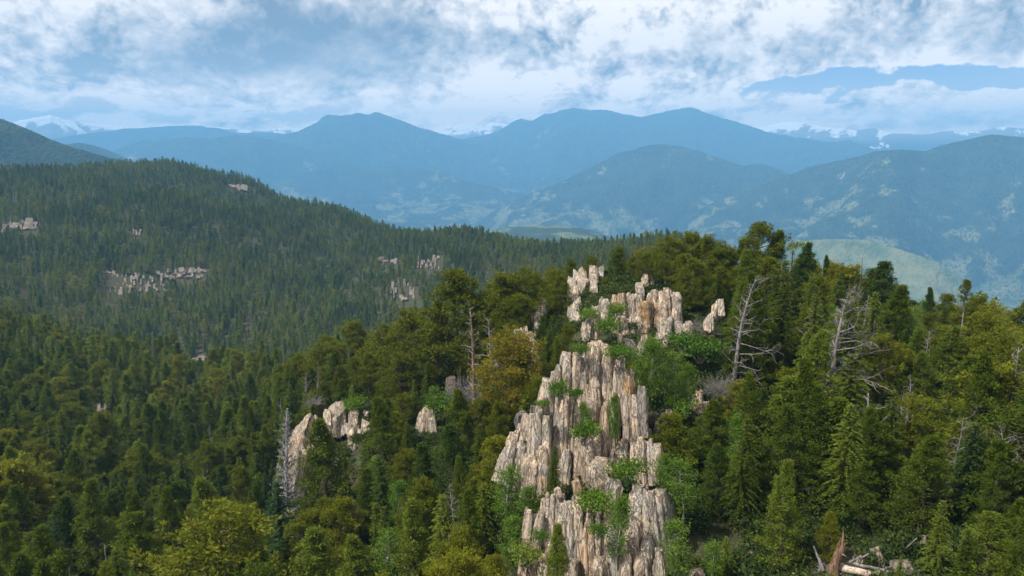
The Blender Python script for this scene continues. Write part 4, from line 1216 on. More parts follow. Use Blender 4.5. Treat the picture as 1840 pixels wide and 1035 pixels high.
# ------------------------------------------------------------------ trees the photo lets one single out
# (u, v of the top, distance, kind, width factor, tint, label [, variant])
HAND = [
    # crest, against the haze
    (1198, 430, 107, 'pine', 1.25, .62, 'round yellow green pine on the crest above the wall of fins', 1),
    (1162, 458, 104, 'pine', 1.1, .5, 'dark olive pine behind the two pale blocks above the wall of fins', 3),
    (1110, 446, 112, 'pine', 1.1, .45, 'twiggy umbrella topped pine at the back of the crest blocks', 4),
    (1062, 462, 114, 'pine', 1.3, .5, 'flat topped pine standing on the rounded crest blocks', 1),
    (1028, 470, 113, 'pine', 1.0, .45, 'small dark pine at the left end of the rounded crest blocks', 5),
    (1090, 500, 102, 'pine', 1.4, .6, 'low bushy pine between the crest blocks and the wall of fins', 2),
    (1130, 506, 101, 'pine', 1.1, .55, 'low green pine just above the left half of the wall of fins', 0),
    (1240, 424, 110, 'pine', 1.15, .6, 'crest pine with a tufted crown right of the round yellow green one', 2),
    (1277, 430, 108, 'wind_pine', 1.1, .62, 'leaning yellow green pine in the thick of the crest group', 0),
    (1308, 446, 106, 'pine', 1.1, .5, 'olive pine at the right end of the crest group, beside a gap', 6),
    (1250, 470, 97, 'pine', 1.2, .6, 'broad pine with a reddish trunk over the tangle of roots', 3),
    (1296, 486, 96, 'pine', 1.1, .48, 'shaded olive pine behind the forked grey snag, on its left', 0),
    (1364, 408, 103, 'wind_pine', .95, .52, 'tallest crest pine with a flat flag shaped top', 1),
    (1393, 418, 105, 'fir', 1.0, .6, 'narrow pointed fir close behind the flag topped pine', 6),
    (1338, 432, 106, 'pine', .55, .45, 'thin dark pine with a small tuft, left of the flag topped pine', 4),
    (1380, 470, 98, 'pine', 1.2, .55, 'full green pine under the flag topped pine', 0),
    (1452, 440, 101, 'fir', 1.05, .22, 'dark rusty fir right of the bare black spike on the crest', 2),
    (1420, 490, 99, 'fir', 1.1, .4, 'dark green fir below the bare black spike', 3),
    (1492, 464, 104, 'fir', .62, .3, 'very narrow fir spire right of the dark rusty fir', 6),
    (1470, 500, 97, 'pine', 1.0, .5, 'olive pine below the narrow fir spire', 2),
    (1512, 494, 101, 'fir', .8, .3, 'small pointed fir between the narrow spire and the crooked dead top', 0),
    (1540, 498, 99, 'fir', .6, .4, 'thin fir topped by a crooked bare leader', 6),
    (1590, 474, 98, 'fir', 1.2, .28, 'tall dark fir with a stepped left side near the right meadow', 4),
    (1572, 490, 99, 'pine', .8, .35, 'dark pine joined to the left side of the tall dark fir', 4),
    (1625, 532, 104, 'fir', .9, .5, 'small fir right of the tall dark fir, on the ridge', 1),
    (1672, 520, 112, 'fir', .8, .3, 'small pointed fir alone on the far right ridge line', 0),
    (1700, 536, 108, 'pine', 1.0, .5, 'rounded pine on the right ridge, left of the half bare tree', 0),
    (1762, 540, 104, 'pine', 1.0, .65, 'yellowish pine on the right ridge, right of the half bare tree', 2),
    (1792, 552, 100, 'wind_pine', 1.0, .95, 'rusty golden pine on the right ridge', 2),
    (1834, 556, 104, 'pine', 1.1, .4, 'dark rounded pine at the right edge of the photo, on the ridge', 5),
    (1738, 505, 100, 'pine', .85, .45, 'half bare tree with one clump of green on a pale trunk', 4, 556),
    # right slope
    (1385, 575, 82, 'fir', 1.9, .16, 'dark layered spruce behind the forked grey snag', 3),
    (1455, 560, 86, 'pine', 1.2, .5, 'olive pine with grey dead twigs between the two big snags', 3),
    (1430, 610, 80, 'fir', 1.3, .3, 'dark fir left of the second big snag', 3),
    (1330, 560, 84, 'pine', 1.0, .6, 'green pine at the foot of the crest, left of the forked grey snag', 5),
    (1540, 560, 80, 'fir', 1.2, .6, 'yellow green fir behind the bare branches of the second big snag', 1),
    (1590, 610, 74, 'wind_pine', 1.1, .75, 'yellow green pine right of the second big snag', 0),
    (1715, 590, 80, 'fir', 1.3, .72, 'full yellow green fir right of the bright aspen on the right slope', 2),
    (1770, 572, 86, 'wind_pine', 1.1, .85, 'golden wind beaten pine below the right ridge', 1),
    (1815, 600, 78, 'wind_pine', 1.1, .7, 'wind beaten pine with pale bare twigs near the right edge', 2),
    (1660, 640, 74, 'fir', 1.4, .74, 'yellow green fir below the bright aspen on the right slope', 6),
    (1740, 640, 70, 'fir', 1.6, .6, 'dense olive fir amid the right slope', 6),
    (1800, 665, 64, 'wind_pine', 1.4, .7, 'wide tree with pale dead boughs at the right edge', 0),
    (1330, 690, 66, 'pine', 1.2, .85, 'small golden green pine right of the grey twiggy bush', 6),
    (1278, 722, 60, 'fir', 1.5, .55, 'bushy olive fir hiding the foot of the ochre spires', 4),
    (1215, 752, 56, 'pine', 1.2, .5, 'bushy dark pine right of the main tower', 0),
    (1430, 682, 60, 'fir', 1.7, .70, 'big domed yellow green fir under the second big snag', 4),
    (1510, 715, 57, 'fir', 1.7, .62, 'broad fir right of the big domed fir', 6),
    (1365, 770, 55, 'fir', 1.5, .60, 'bushy fir in front of the big domed fir', 2),
    (1300, 800, 53, 'fir', 1.3, .30, 'dark green fir in the shade right of the main tower', 6),
    (1460, 800, 53, 'fir', 1.6, .50, 'olive fir behind the slender light fir, on its right', 0),
    (1575, 735, 58, 'fir', 1.5, .60, 'dense olive fir in the middle of the right forest', 4),
    (1560, 830, 51, 'fir', 1.5, .48, 'dark fir standing above the fallen logs', 2),
    (1574, 744, 55.5, 'fir', 1.1, .52, 'olive fir standing in front of the short pale stub', 6),
    (1650, 720, 62, 'wind_pine', 1.3, .7, 'spreading pine with silvery twigs in the middle of the right forest', 2),
    (1660, 800, 54, 'fir', 1.5, .35, 'dark fir above the yellow green fir with a bare top', 0),
    (1745, 770, 56, 'wind_pine', 1.3, .55, 'shaded tree with pale slanting dead boughs on the right slope', 1),
    (1815, 800, 53, 'fir', 1.6, .5, 'olive fir at the right edge above the broad corner fir', 2),
    (1413, 832, 45.5, 'fir', .95, .88, 'slender light green fir in front of the dark right forest', 0),
    (1490, 926, 46.5, 'pine', .75, .8, 'small yellow green pine beside the broken stump', 0),
    (1693, 896, 45.0, 'fir', .85, .95, 'yellow green fir with a bare pale top right of the log pile', 3),
    (1785, 928, 44.0, 'fir', 1.6, .85, 'broad yellow green fir in the lower right corner', 4),
    (1840, 900, 45.0, 'fir', 1.2, .6, 'olive fir cut by the right edge above the corner fir', 0),
    (1620, 1000, 42.5, 'fir', .8, .8, 'light green fir tip at the bottom edge left of the corner fir', 5),
    # round the tower
    (997, 800, 48.3, 'fir', 1.0, .42, 'small dark fir standing before the left foot of the main tower', 5, 882),
    (1001, 946, 40.5, 'fir', 1.0, 1.0, 'pale young fir in front of the lower outcrop', 0, 1080),
    (975, 565, 88, 'fir', 1.1, .35, 'dark green fir left of the wall of fins', 2),
    (1005, 500, 98, 'pine', 1.1, .45, 'tall dark pine left of the wall of fins', 0),
    (1020, 590, 80, 'pine', .9, .55, 'low pine in front of the left end of the wall of fins', 5),
    (945, 488, 104, 'pine', 1.1, .6, 'yellow green pine on the crest left of the dark pine', 1),
    (900, 502, 104, 'pine', 1.15, .68, 'yellow green crest pine right of the tall tiered pine', 2),
    (870, 530, 108, 'pine', 1.0, .5, 'olive crest pine between the tiered pine and the tan snag', 6),
    (922, 545, 100, 'pine', .9, .45, 'shaded pine above the rust tinged pine', 3),
    (824, 494, 107, 'pine', 1.15, .62, 'tall tiered pine at the left end of the crest', 4),
    (790, 560, 110, 'pine', 1.2, .55, 'bulky dark olive pine left of the tall tiered pine', 0),
    (912, 598, 78, 'pine', 1.15, 1.18, 'rust tinged pine with browning needles left of the tower', 1),
    (940, 640, 76, 'pine', .9, 1.14, 'browning lower half of a pine crowding the rust tinged one', 3),
    (740, 566, 116, 'pine', 1.25, .58, 'wide olive pine on the shoulder left of the tiered pine', 3),
    (690, 588, 122, 'pine', 1.2, .62, 'rounded pine in the row on the shoulder', 1),
    (634, 580, 140, 'pine', 1.25, .66, 'domed yellow green pine at the end of the shoulder row', 5),
    (572, 622, 140, 'pine', 1.3, .64, 'layered pine left of the domed shoulder pine', 1),
    (540, 640, 146, 'pine', 1.1, .5, 'olive pine behind the silver dead tree, further back', 2),
    (690, 722, 84, 'fir', 1.25, .55, 'big fir right of the jagged outcrop', 6),
    (660, 640, 116, 'pine', 1.2, .55, 'olive pine above the jagged outcrop', 0),
    (720, 640, 108, 'pine', 1.1, .5, 'dark pine above the single grey pinnacle', 3),
    (826, 700, 80, 'fir', 1.1, .72, 'yellow green fir between the grey pinnacle and the rust tinged pine', 6),
    (812, 770, 70, 'fir', 1.25, .26, 'large dark fir left of the tower, in shade', 4),
    (760, 800, 72, 'fir', 1.2, .35, 'dark green fir left of the large shaded one', 0),
    (580, 760, 82, 'fir', 1.25, .62, 'full olive fir covering the middle of the jagged outcrop', 4),
    (650, 850, 74, 'fir', 1.2, .40, 'dark fir below the jagged outcrop', 2),
    (738, 905, 56, 'fir', 1.0, .92, 'light green fir with a slim pointed top near the bottom edge', 0),
    (866, 866, 54, 'fir', 1.0, .82, 'light green fir with a pale trunk left of the lower outcrop', 3),
    (833, 932, 52, 'fir', .8, .12, 'small blue green fir left of the fir with a pale trunk', 1),
    (800, 985, 49, 'pine', 1.0, .7, 'yellow green pine at the bottom edge below the blue green fir', 0),
    (880, 1000, 44, 'pine', .9, .9, 'little golden green pine at the bottom edge left of the lower outcrop', 5),
    (562, 952, 62, 'fir', 1.25, .95, 'light yellow green fir at the bottom edge under the blue green spruce', 4),
    (645, 965, 58, 'fir', 1.15, .9, 'light green fir at the bottom edge right of the yellow green one', 2),
    (502, 862, 78, 'fir', 1.15, .05, 'blue green spruce below the silver dead tree', 1),
    (388, 945, 64, 'pine', 1.4, .72, 'very broad yellow green pine at the bottom edge', 1),
    (240, 932, 78, 'fir', 1.25, .66, 'broad golden green fir at the bottom edge in the lower left forest', 4),
    (380, 862, 88, 'fir', 1.1, .86, 'light green fir above the very broad pine', 6),
    (160, 866, 96, 'fir', 1.0, .70, 'tall light olive fir left of the broad golden green one', 0),
    (228, 896, 86, 'fir', .7, .55, 'slim fir just behind the broad golden green one', 6),
    (300, 888, 88, 'fir', .75, .6, 'slim dark olive fir between the broad fir and the light green fir', 6),
    (95, 924, 84, 'fir', .7, .0, 'small blue spruce in the lower left corner', 5),
    (62, 960, 80, 'fir', 1.1, .5, 'rounded olive fir in the lower left corner', 2),
    # leafy trees
    (1168, 600, 62.5, 'aspen', 0.95, .55, 'bright green aspen right of the tower top, the taller one', 1, 738),
    (1150, 640, 62.0, 'aspen', 0.85, .45, 'slim bright aspen hugging the tower top', 0, 738),
    (1218, 628, 63.5, 'aspen', 0.95, .6, 'bright green aspen with a pale stem left of the grey twiggy bush', 3, 742),
    (1240, 650, 63.5, 'aspen', 0.8, .5, 'small aspen at the edge of the grey twiggy bush', 2, 740),
    (1104, 702, 52.5, 'aspen', 0.62, .5, 'narrow leafy sapling growing in the main crack of the tower', 0, 812),
    (1052, 722, 53.0, 'aspen', 0.8, .4, 'leafy sapling growing from a ledge in the middle of the tower', 2, 802),
    (1112, 888, 43.3, 'aspen', 0.75, .5, 'leafy aspen in the cleft of the lower outcrop', 1, 1030),
    (1232, 820, 48.5, 'aspen', 1.1, .45, 'leafy aspen with a pale stem right of the lower outcrop', 3, 945),
    (1190, 812, 49.5, 'aspen', 0.9, .4, 'leafy sapling under the right foot of the main tower', 2, 905),
    (1222, 930, 42.8, 'aspen', 1.0, .6, 'light green aspen at the bottom right of the lower outcrop', 1, 1060),
    (1282, 965, 43.0, 'aspen', 1.0, .5, 'aspen sapling at the bottom edge right of the lower outcrop', 0, 1070),
    (906, 838, 52, 'aspen', 1.1, .35, 'leafy aspen with thin pale stems left of the tower foot', 3, 960),
    (944, 872, 49, 'aspen', 0.9, .3, 'leafy aspen beside the left edge of the lower outcrop', 1, 975),
    (920, 930, 46, 'aspen', 1.0, .4, 'leafy sapling at the lower left of the lower outcrop', 2, 1050),
    (712, 862, 66, 'aspen', 0.9, .4, 'small bright aspen above the slim pointed light fir', 1, 960),
    (690, 950, 58, 'aspen', 1.1, .45, 'bright aspen at the bottom edge between two light firs', 3, 1060),
    (780, 694, 96, 'aspen', 1.2, .35, 'leafy aspen above the single grey pinnacle', 3, 750),
    (1646, 566, 88, 'aspen', 1.2, .55, 'bright aspen on the right slope below the ridge', 3, 640),
    (1618, 590, 86, 'aspen', 1.1, .45, 'bright aspen left of its brighter neighbour on the right slope', 0, 650),
    (1500, 545, 88, 'aspen', 0.8, .6, 'sliver of bright aspen left of the second big snag', 2, 620),
    (632, 690, 113, 'aspen', 0.7, .8, 'bright yellow green sapling on top of the jagged outcrop', 0, 740),
]
HPOS = []
def place_hand():
    rs = np.random.RandomState(8)
    for e in HAND:
        u, vt, d, kind, wf, tint, lab = e[:7]
        T = at(u, vt, d)
        z = gz(T[0], T[1]) - .1
        if len(e) > 8:
            z = at(u, e[8], d)[2]
        H = T[2] - z
        lo, hi = {'aspen': (2.2, 8.5)}.get(kind, (1.6, 18.0))
        if H < lo or H > hi:
            print('HAND', lab, 'H', round(H, 1))
        H = min(max(H, lo), hi)
        z = T[2] - H
        root_ = place(kind, T[0], T[1], z, H, wf, (rs.uniform(-.3, .3) if kind == 'wind_pine' else rs.uniform(0, 6.28)), tint, lab, None, e[7] if len(e) > 7 else None)
        if lab.startswith('half bare'):
            gr = gz(T[0], T[1])
            tg = Geo()
            L_ = (z - gr) / root_.scale[2] + 1.2
            tg.tube([(.5, .1, -L_), (.1, 0, -L_ * .45), (0, 0, .8)], [.34, .25, .18], 7)
            lt = link_mesh('lower_trunk', tg.mesh('lower_trunk', M['dead'], True), None, root_)
        pr = PROTO[kind][0]
        HPOS.append((T[0], T[1], z, H, wf * pr['w'] / pr['h'] * H, kind))
place_hand()

# ------------------------------------------------------------------ the rest of the forest
def sight():
    """highest ground elevation tangent seen so far along each azimuth"""
    az = np.linspace(-.80, .80, 321); rr = np.geomspace(30, 1500, 240)
    A, Rr = np.meshgrid(az, rr, indexing='ij')
    z = ground_z((np.sin(A) * Rr).ravel(), (np.cos(A) * Rr).ravel()).reshape(A.shape)
    E = np.maximum.accumulate(z / Rr, axis=1)
    return az, rr, E
S_AZ, S_R, S_E = sight()
def over_ground(x, y, ztop, slack=0.0):
    """True where a point stands above every nearer ground (seen from the camera)"""
    a = np.arctan2(x, y); r_ = np.hypot(x, y)
    i = np.clip(np.round((a + .80) / 1.60 * 320).astype(int), 0, 320)
    j = np.clip(np.searchsorted(S_R, r_) - 2, 0, len(S_R) - 1)
    return (ztop + slack) / r_ > S_E[i, j]

def candidates():
    rs = np.random.RandomState(21)
    out = []
    for (r0, r1, cell) in ((36, 150, 3.3), (150, 420, 3.9), (420, 900, 4.9), (900, 1450, 5.8)):
        n = int(2 * r1 / cell)
        gx, gy = np.meshgrid(np.arange(-n // 2, n // 2), np.arange(0, int(r1 / cell)))
        x = (gx.ravel() + rs.uniform(-.46, .46, gx.size)) * cell
        y = (gy.ravel() + rs.uniform(-.46, .46, gx.size)) * cell
        r_ = np.hypot(x, y); a = np.arctan2(x, y)
        k = (r_ >= r0) & (r_ < r1) & (np.abs(a) < .74) & (y > 10)
        out.append(np.stack([x[k], y[k]], -1))
    P = np.concatenate(out)
    return P, rs
def build_forest():
    P, rs = candidates()
    x, y = P[:, 0], P[:, 1]
    z = ground_z(x, y)
    n = len(x)
    r_ = np.hypot(x, y)
    u, v, dep = to_px(np.stack([x, y, z + 4], -1))
    # species
    knoll = (r_ < 150) & (u > 560)
    right = (r_ < 200) & (u > 1250)
    nz = fbm(x / 60, y / 60, 40, 4)
    p = rs.uniform(size=n)
    kind = np.where(p < np.where(right & (r_ < 95), .15, np.where(knoll, .46, .13)) + (nz - .5) * .6, 1, 0)           # 1 pine, 0 fir
    asp = np.zeros(n)
    for (uu, vv, su, sv, am) in ((590, 468, 50, 28, .55), (550, 592, 60, 18, .6), (470, 640, 40, 14, .45), (60, 648, 60, 26, .35), (200, 640, 50, 20, .3), (450, 690, 60, 22, .3), (640, 520, 40, 18, .3), (110, 560, 70, 10, .3),
                                 (700, 500, 40, 20, .3), (300, 560, 60, 16, .25), (1640, 590, 40, 22, .5), (1240, 930, 60, 60, .4), (900, 900, 50, 60, .3), (690, 900, 60, 50, .2), (330, 760, 60, 30, .15)):
        asp += am * np.exp(-((u - uu) / su) ** 2 - ((v - vv) / sv) ** 2)
    asp *= (fbm(x / 14, y / 14, 55, 3) > .46)
    kind = np.where(rs.uniform(size=n) < asp + .012, 2, kind)
    kind = np.where((rs.uniform(size=n) < .028 + .05 * (fbm(x / 45, y / 45, 71, 3) > .60)) & (kind < 2), 3, kind)
    H = np.select([kind == 0, kind == 1, kind == 2, kind == 3], [rs.gamma(9, 1.0, n), rs.gamma(14, .56, n), rs.gamma(16, .36, n), rs.gamma(14, .56, n)])
    H *= np.where(r_ > 150, 1.0, .92) * (0.86 + .28 * fbm(x / 25, y / 25, 5, 3))
    H = np.clip(H, 2.5, 14)
    wf = rs.uniform(.82, 1.28, n)
    wr = np.select([kind == 0, kind == 1, kind == 2, kind == 3], [.205, .30, .22, .17]) * wf * H
    tint = .46 + (fbm(x / 40, y / 40, 60, 4) - .5) * .9 + rs.normal(0, .17, n)
    tint = tint + .30 * np.clip((r_ - 90) / 160, 0, 1) - .05 * np.clip((r_ - 400) / 200, 0, 1) + np.where(knoll, .08, 0)  # farther crowns get a lighter colour to make up for their self-shadowing
    tint = np.clip(tint, 0, 1)
    # clearings: rock scars, bare crest, trunks of placed trees and rocks
    ok = np.ones(n, bool)
    keep = rs.uniform(size=n)
    ok &= keep > np.where(fbm(x / 16, y / 16, 33, 3) > .66, .55, .0)
    for (bx, by, br) in BLOCKED:
        ok &= np.hypot(x - bx, y - by) > br + 1.2
    for (hx, hy, hz, hH, hw, hk) in HPOS:
        ok &= np.hypot(x - hx, y - hy) > min(hw * .75, 2.6)
    um, vm, dm = to_px(np.stack([x, y, z + H * .5], -1))
    ut, vt, dt = to_px(np.stack([x, y, z + H], -1))
    ub, vb, db = to_px(np.stack([x, y, z], -1))
    wpx = wr / dm * FPX * .8
    for (u0, u1, v0, v1, d) in KEEP_CLEAR:
        hit = (r_ < d + .5) & (um + wpx > u0) & (um - wpx < u1) & (vt < v1) & (vb > v0)
        ok &= ~hit
    # nothing may stand right before the camera or rise above the crest line the photo shows
    lim = np.interp(um, [0, 520, 600, 700, 800, 860, 1000, 1180, 1320, 1420, 1560, 1620, 1700, 1840], [900, 640, 596, 575, 545, 505, 470, 440, 440, 440, 480, 522, 536, 556])
    ok &= ~((r_ < 150) & (vt < lim + 4) & (u > 500))
    ok &= ~((r_ < 60) & (vt < 640))
    ok &= ~((r_ < 50) & (vt < np.interp(um, [0, 900, 1200, 1300, 1840], [905, 900, 930, 860, 860])))
    ok &= over_ground(x, y, z + H, np.where(r_ < 150, 6.0, 3.0))
    for arr in ():
        pass
    x, y, z, r_, kind, H, wf, wr, tint, um, vm, vt, vb, dm = (q[ok] for q in (x, y, z, r_, kind, H, wf, wr, tint, um, vm, vt, vb, dm))
    n = len(x)
    # ---- which show largest: coarse depth sorted silhouettes, nearest first
    cell = 4.0
    gw, gh = int(1840 / cell), int(1035 / cell)
    taken = np.zeros((gh, gw), bool)
    items = [(math.hypot(q[0], q[1]), -1 - i) for i, q in enumerate(HPOS)] + [(r_[i], i) for i in np.where(r_ < 420)[0]]
    items += [(d, -100000 - i) for i, (_, _, _, _, d) in enumerate(KEEP_CLEAR)]
    items.sort()
    seen = np.zeros(n, int)
    for d, i in items:
        if i <= -100000:
            u0, u1, v0, v1, _ = KEEP_CLEAR[-100000 - i]
            a0, a1, b0, b1 = int(max(0, u0 / cell)), int(min(gw, u1 / cell + 1)), int(max(0, v0 / cell)), int(min(gh, v1 / cell + 1))
            if a1 > a0 and b1 > b0:
                taken[b0:b1, a0:a1] = True
            continue
        if i < 0:
            q = HPOS[-1 - i]
            pu, pt, _ = to_px(np.array((q[0], q[1], q[2] + q[3]))); _, pb, dd = to_px(np.array((q[0], q[1], q[2])))
            w_ = q[4] / dd * FPX; k_ = q[5]
        else:
            pu, pt, pb = um[i], vt[i], vb[i]
            w_ = wr[i] / dm[i] * FPX; k_ = ('fir', 'pine', 'aspen', 'dead')[kind[i]]
        r0, r1 = int(max(0, pt / cell)), int(min(gh, pb / cell + 1))
        cnt = 0
        for row in range(r0, r1):
            f = ((row + .5) * cell - pt) / max(pb - pt, 1)
            f = min(max(f, 0), 1)
            hw = w_ * (f if k_ == 'fir' else math.sin(math.pi * min(1, .12 + .86 * f)) ** .6) * (.3 if k_ == 'dead' else 1)
            c0, c1 = int(max(0, (pu - hw) / cell)), int(min(gw, (pu + hw) / cell + 1))
            if c1 > c0:
                if i >= 0:
                    cnt += int((~taken[row, c0:c1]).sum())
                if k_ != 'dead':
                    taken[row, c0:c1] = True
        if i >= 0:
            seen[i] = cnt
    own = np.zeros(n, bool)
    NOWN = {0: 300 - sum(q[5] == 'fir' for q in HPOS), 1: 300 - sum(q[5] in ('pine', 'wind_pine') for q in HPOS), 2: 90, 3: 60}
    for k, m_ in NOWN.items():
        idx = np.where((kind == k) & (seen >= 4))[0]
        idx = idx[np.argsort(-seen[idx])][:m_]
        own[idx] = True
    # ---- labels from what stands near in the photo
    marks = [(1085, 740, 'the main tower'), (1075, 955, 'the lower outcrop'), (1140, 565, 'the wall of fins'), (1048, 510, 'the rounded crest blocks'), (600, 790, 'the jagged outcrop'), (1200, 670, 'the bright aspens'),
             (514, 790, 'the silver dead tree'), (910, 690, 'the rust tinged pine'), (846, 640, 'the tan snag'), (1335, 590, 'the forked grey snag'), (1510, 610, 'the second big snag'), (1575, 1010, 'the fallen logs'),
             (1410, 930, 'the slender light fir'), (770, 755, 'the single grey pinnacle'), (182, 735, 'the small pale pinnacle'), (356, 645, 'the tan knob'), (1590, 560, 'the tall dark fir'), (1738, 545, 'the half bare tree'),
             (738, 960, 'the slim light fir'), (388, 990, 'the very broad pine'), (240, 980, 'the golden green fir'), (94, 935, 'the small blue spruce'), (502, 900, 'the blue green spruce'), (634, 600, 'the domed shoulder pine'),
             (1785, 980, 'the broad corner fir'), (1690, 950, 'the bare topped fir'), (1650, 600, 'the right slope aspen'), (1430, 750, 'the big domed fir'), (824, 560, 'the tall tiered pine'), (0, 700, 'the left edge of the photo'), (0, 850, 'the left edge of the photo'), (1840, 750, 'the right edge of the photo'), (277, 505, 'the long hillside ledge')]
    names = ('fir', 'pine', 'aspen', 'dead tree')
    labels = {}
    order = np.where(own)[0]
    order = order[np.argsort(-seen[order])]
    for i in order:
        k = kind[i]
        j = min(range(len(marks)), key=lambda q: math.hypot(marks[q][0] - um[i], (marks[q][1] - vm[i]) * 1.2))
        du, dv_ = um[i] - marks[j][0], vm[i] - marks[j][1]
        dist = math.hypot(du, dv_)
        if marks[j][0] in (0, 1840):
            rel = 'near'
        else:
            an = math.degrees(math.atan2(-dv_, du)) % 360
            rel = ('right of', 'up and right of', 'above', 'up and left of', 'left of', 'down and left of', 'below', 'down and right of')[int((an + 22.5) // 45) % 8]
        far_ = 'close' if dist < 45 else ('a little way' if dist < 90 else 'well')
        if rel == 'near':
            far_ = ''
            lev = ('under the bench edge', 'level with the tan knob', 'level with the pale pinnacle', 'level with the jagged outcrop', 'level with the blue green spruce', 'in the bottom corner')[int(np.digitize(vm[i], (640, 700, 765, 840, 930)))]
            if marks[j][0] == 1840:
                lev = ('below the ridge', 'level with the tower top', 'level with the big domed fir', 'level with the tower foot', 'level with the lower outcrop', 'in the bottom corner')[int(np.digitize(vm[i], (600, 660, 780, 880, 950)))]
            rel = 'by the ' + ('left' if marks[j][0] == 0 else 'right') + ' edge ' + lev
        tone = ('blue green', 'dark green', 'olive', 'yellow green')[int(np.digitize(tint[i], (.22, .42, .66)))] if k < 2 else ('bright green' if k == 2 else 'grey')
        size = 'tall' if H[i] > 9.5 else ('small' if H[i] < 6.5 else '')
        shape = 'slim' if wf[i] < .92 else ('broad' if wf[i] > 1.16 else '')
        lab = ' '.join(w_ for w_ in (size, shape, tone, names[k], far_, rel, '' if rel.startswith('by the') else marks[j][2]) if w_)
        labels.setdefault(lab, []).append(i)
    grp = ('firs of the close forest', 'pines of the close forest', 'aspens among the conifers', 'bare grey trees among the conifers')
    kn = ('fir', 'pine', 'aspen', 'dead')
    rr = np.random.RandomState(4)
    NUM = {2: ('left one', 'right one'), 3: ('leftmost', 'middle one', 'rightmost')}
    final = []
    for lab, idx in labels.items():
        idx = sorted(idx, key=lambda i: um[i])
        m_ = len(idx)
        for q, i in enumerate(idx):
            if m_ == 1:
                final.append((lab, i))
            elif m_ <= 3:
                final.append((lab.replace(', level', ' level') + ', ' + NUM[m_][q], i))
            else:
                order_ = ('first', 'second', 'third', 'fourth', 'fifth', 'sixth', 'seventh', 'eighth', 'ninth')
                final.append((lab + ', ' + (order_[q] if q < 9 else 'last') + ' from left', i))
    for lab, i in final:
        for cut in ('a little way ', 'well ', 'slim ', 'broad '):
            if len(lab.replace(',', ' ').split()) > 16:
                lab = lab.replace(cut, '', 1)
        if True:
            place(kn[kind[i]], x[i], y[i], z[i] - .15, H[i], wf[i], rr.uniform(0, 6.28), tint[i], lab, grp[kind[i]], None, tuple(rr.normal(0, .025, 2)))
    rest = ~own
    x, y, z, kind, H, wf, tint, r_ = (q[rest] for q in (x, y, z, kind, H, wf, tint, r_))
    n = len(x)
    which = np.empty(n, int)
    for k in range(4):
        m_ = kind == k
        opts = FKINDS[kn[k]]
        which[m_] = np.array(opts)[rr.randint(0, len(opts), m_.sum())]
    base = np.array((10, 9, 5.5, 9.0))[kind]
    s = H / base
    sc = np.stack([s * wf, s * wf, s], -1)
    rot = np.stack([rr.normal(0, .03, n), rr.normal(0, .03, n), rr.uniform(0, 6.28, n)], -1)
    scatter_object('forest', np.stack([x, y, z - .15], -1), which, sc, rot, tint, 'dense conifer forest that covers the slopes behind the single trees')
    print('FOREST', n, 'own', int(own.sum()), 'labels', len(labels))
build_forest()

def undergrowth():
    rs = np.random.RandomState(31)
    m_ = 15000
    a = rs.uniform(-.72, .72, m_); r_ = np.sqrt(rs.uniform(34 ** 2, 150 ** 2, m_))
    x, y = np.sin(a) * r_, np.cos(a) * r_
    z = ground_z(x, y)
    u, v, d = to_px(np.stack([x, y, z + .5], -1))
    ok = np.ones(m_, bool)
    for (u0, u1, v0, v1, dd) in KEEP_CLEAR:
        ok &= ~((r_ < dd) & (u > u0 - 6) & (u < u1 + 6) & (v > v0 - 8) & (v < v1))
    ok &= fbm(x / 7, y / 7, 81, 3) > .30
    x, y, z = x[ok], y[ok], z[ok]
    k = len(x)
    s = rs.uniform(.6, 1.7, k)
    scatter_object('undergrowth', np.stack([x, y, z - .05], -1), np.array(FKINDS['shrub'])[rs.randint(0, 2, k)], np.stack([s, s, s * rs.uniform(.6, 1.1, k)], -1),
                   np.stack([np.zeros(k), np.zeros(k), rs.uniform(0, 6, k)], -1), np.clip(rs.normal(.25, .2, k), 0, 1), 'low leafy bushes on the ground between the trees')
undergrowth()

def far_forest():
    rs = np.random.RandomState(41)
    pts, scl = [], []
    def take(V, n, h, thr, seed, sc):
        nr, nc, _ = V.shape
        i, j = rs.uniform(0, nr - 1.001, n), rs.uniform(0, nc - 1.001, n)
        i0, j0 = i.astype(int), j.astype(int)
        fi, fj = (i - i0)[:, None], (j - j0)[:, None]
        p = V[i0, j0] * (1 - fi) * (1 - fj) + V[i0 + 1, j0] * fi * (1 - fj) + V[i0, j0 + 1] * (1 - fi) * fj + V[i0 + 1, j0 + 1] * fi * fj
        k = fbm(p[:, 0] / sc, p[:, 1] / sc, seed, 5) > thr
        u, v, d = to_px(p)
        k &= (u > -60) & (u < 1900)
        p = p[k]
        pts.append(p); scl.append(h * .8 * rs.uniform(.6, 1.3, len(p)))
    take(HSURF['dark'], 9000, .95, .20, 1, 200)
    take(HSURF['meadow'], 11000, 1.25, .585, 2, 420)
    take(HSURF['right'], 26000, 1.6, .42, 3, 260)
    take(HSURF['mid'], 16000, 1.6, .42, 4, 260)
    take(HSURF['foot'], 7000, 1.7, .45, 5, 300)
    P = np.concatenate(pts); s = np.concatenate(scl)
    n = len(P)
    scatter_object('distant_forest', P, np.array(FKINDS['fir'] + FKINDS['pine'])[rs.randint(0, 8, n)], np.stack([s * 1.15, s * 1.15, s], -1), np.stack([np.zeros(n), np.zeros(n), rs.uniform(0, 6, n)], -1),
                   np.clip(rs.normal(.25, .15, n), 0, 1), 'far conifers dotted over the hazy mountainsides and meadows')
far_forest()
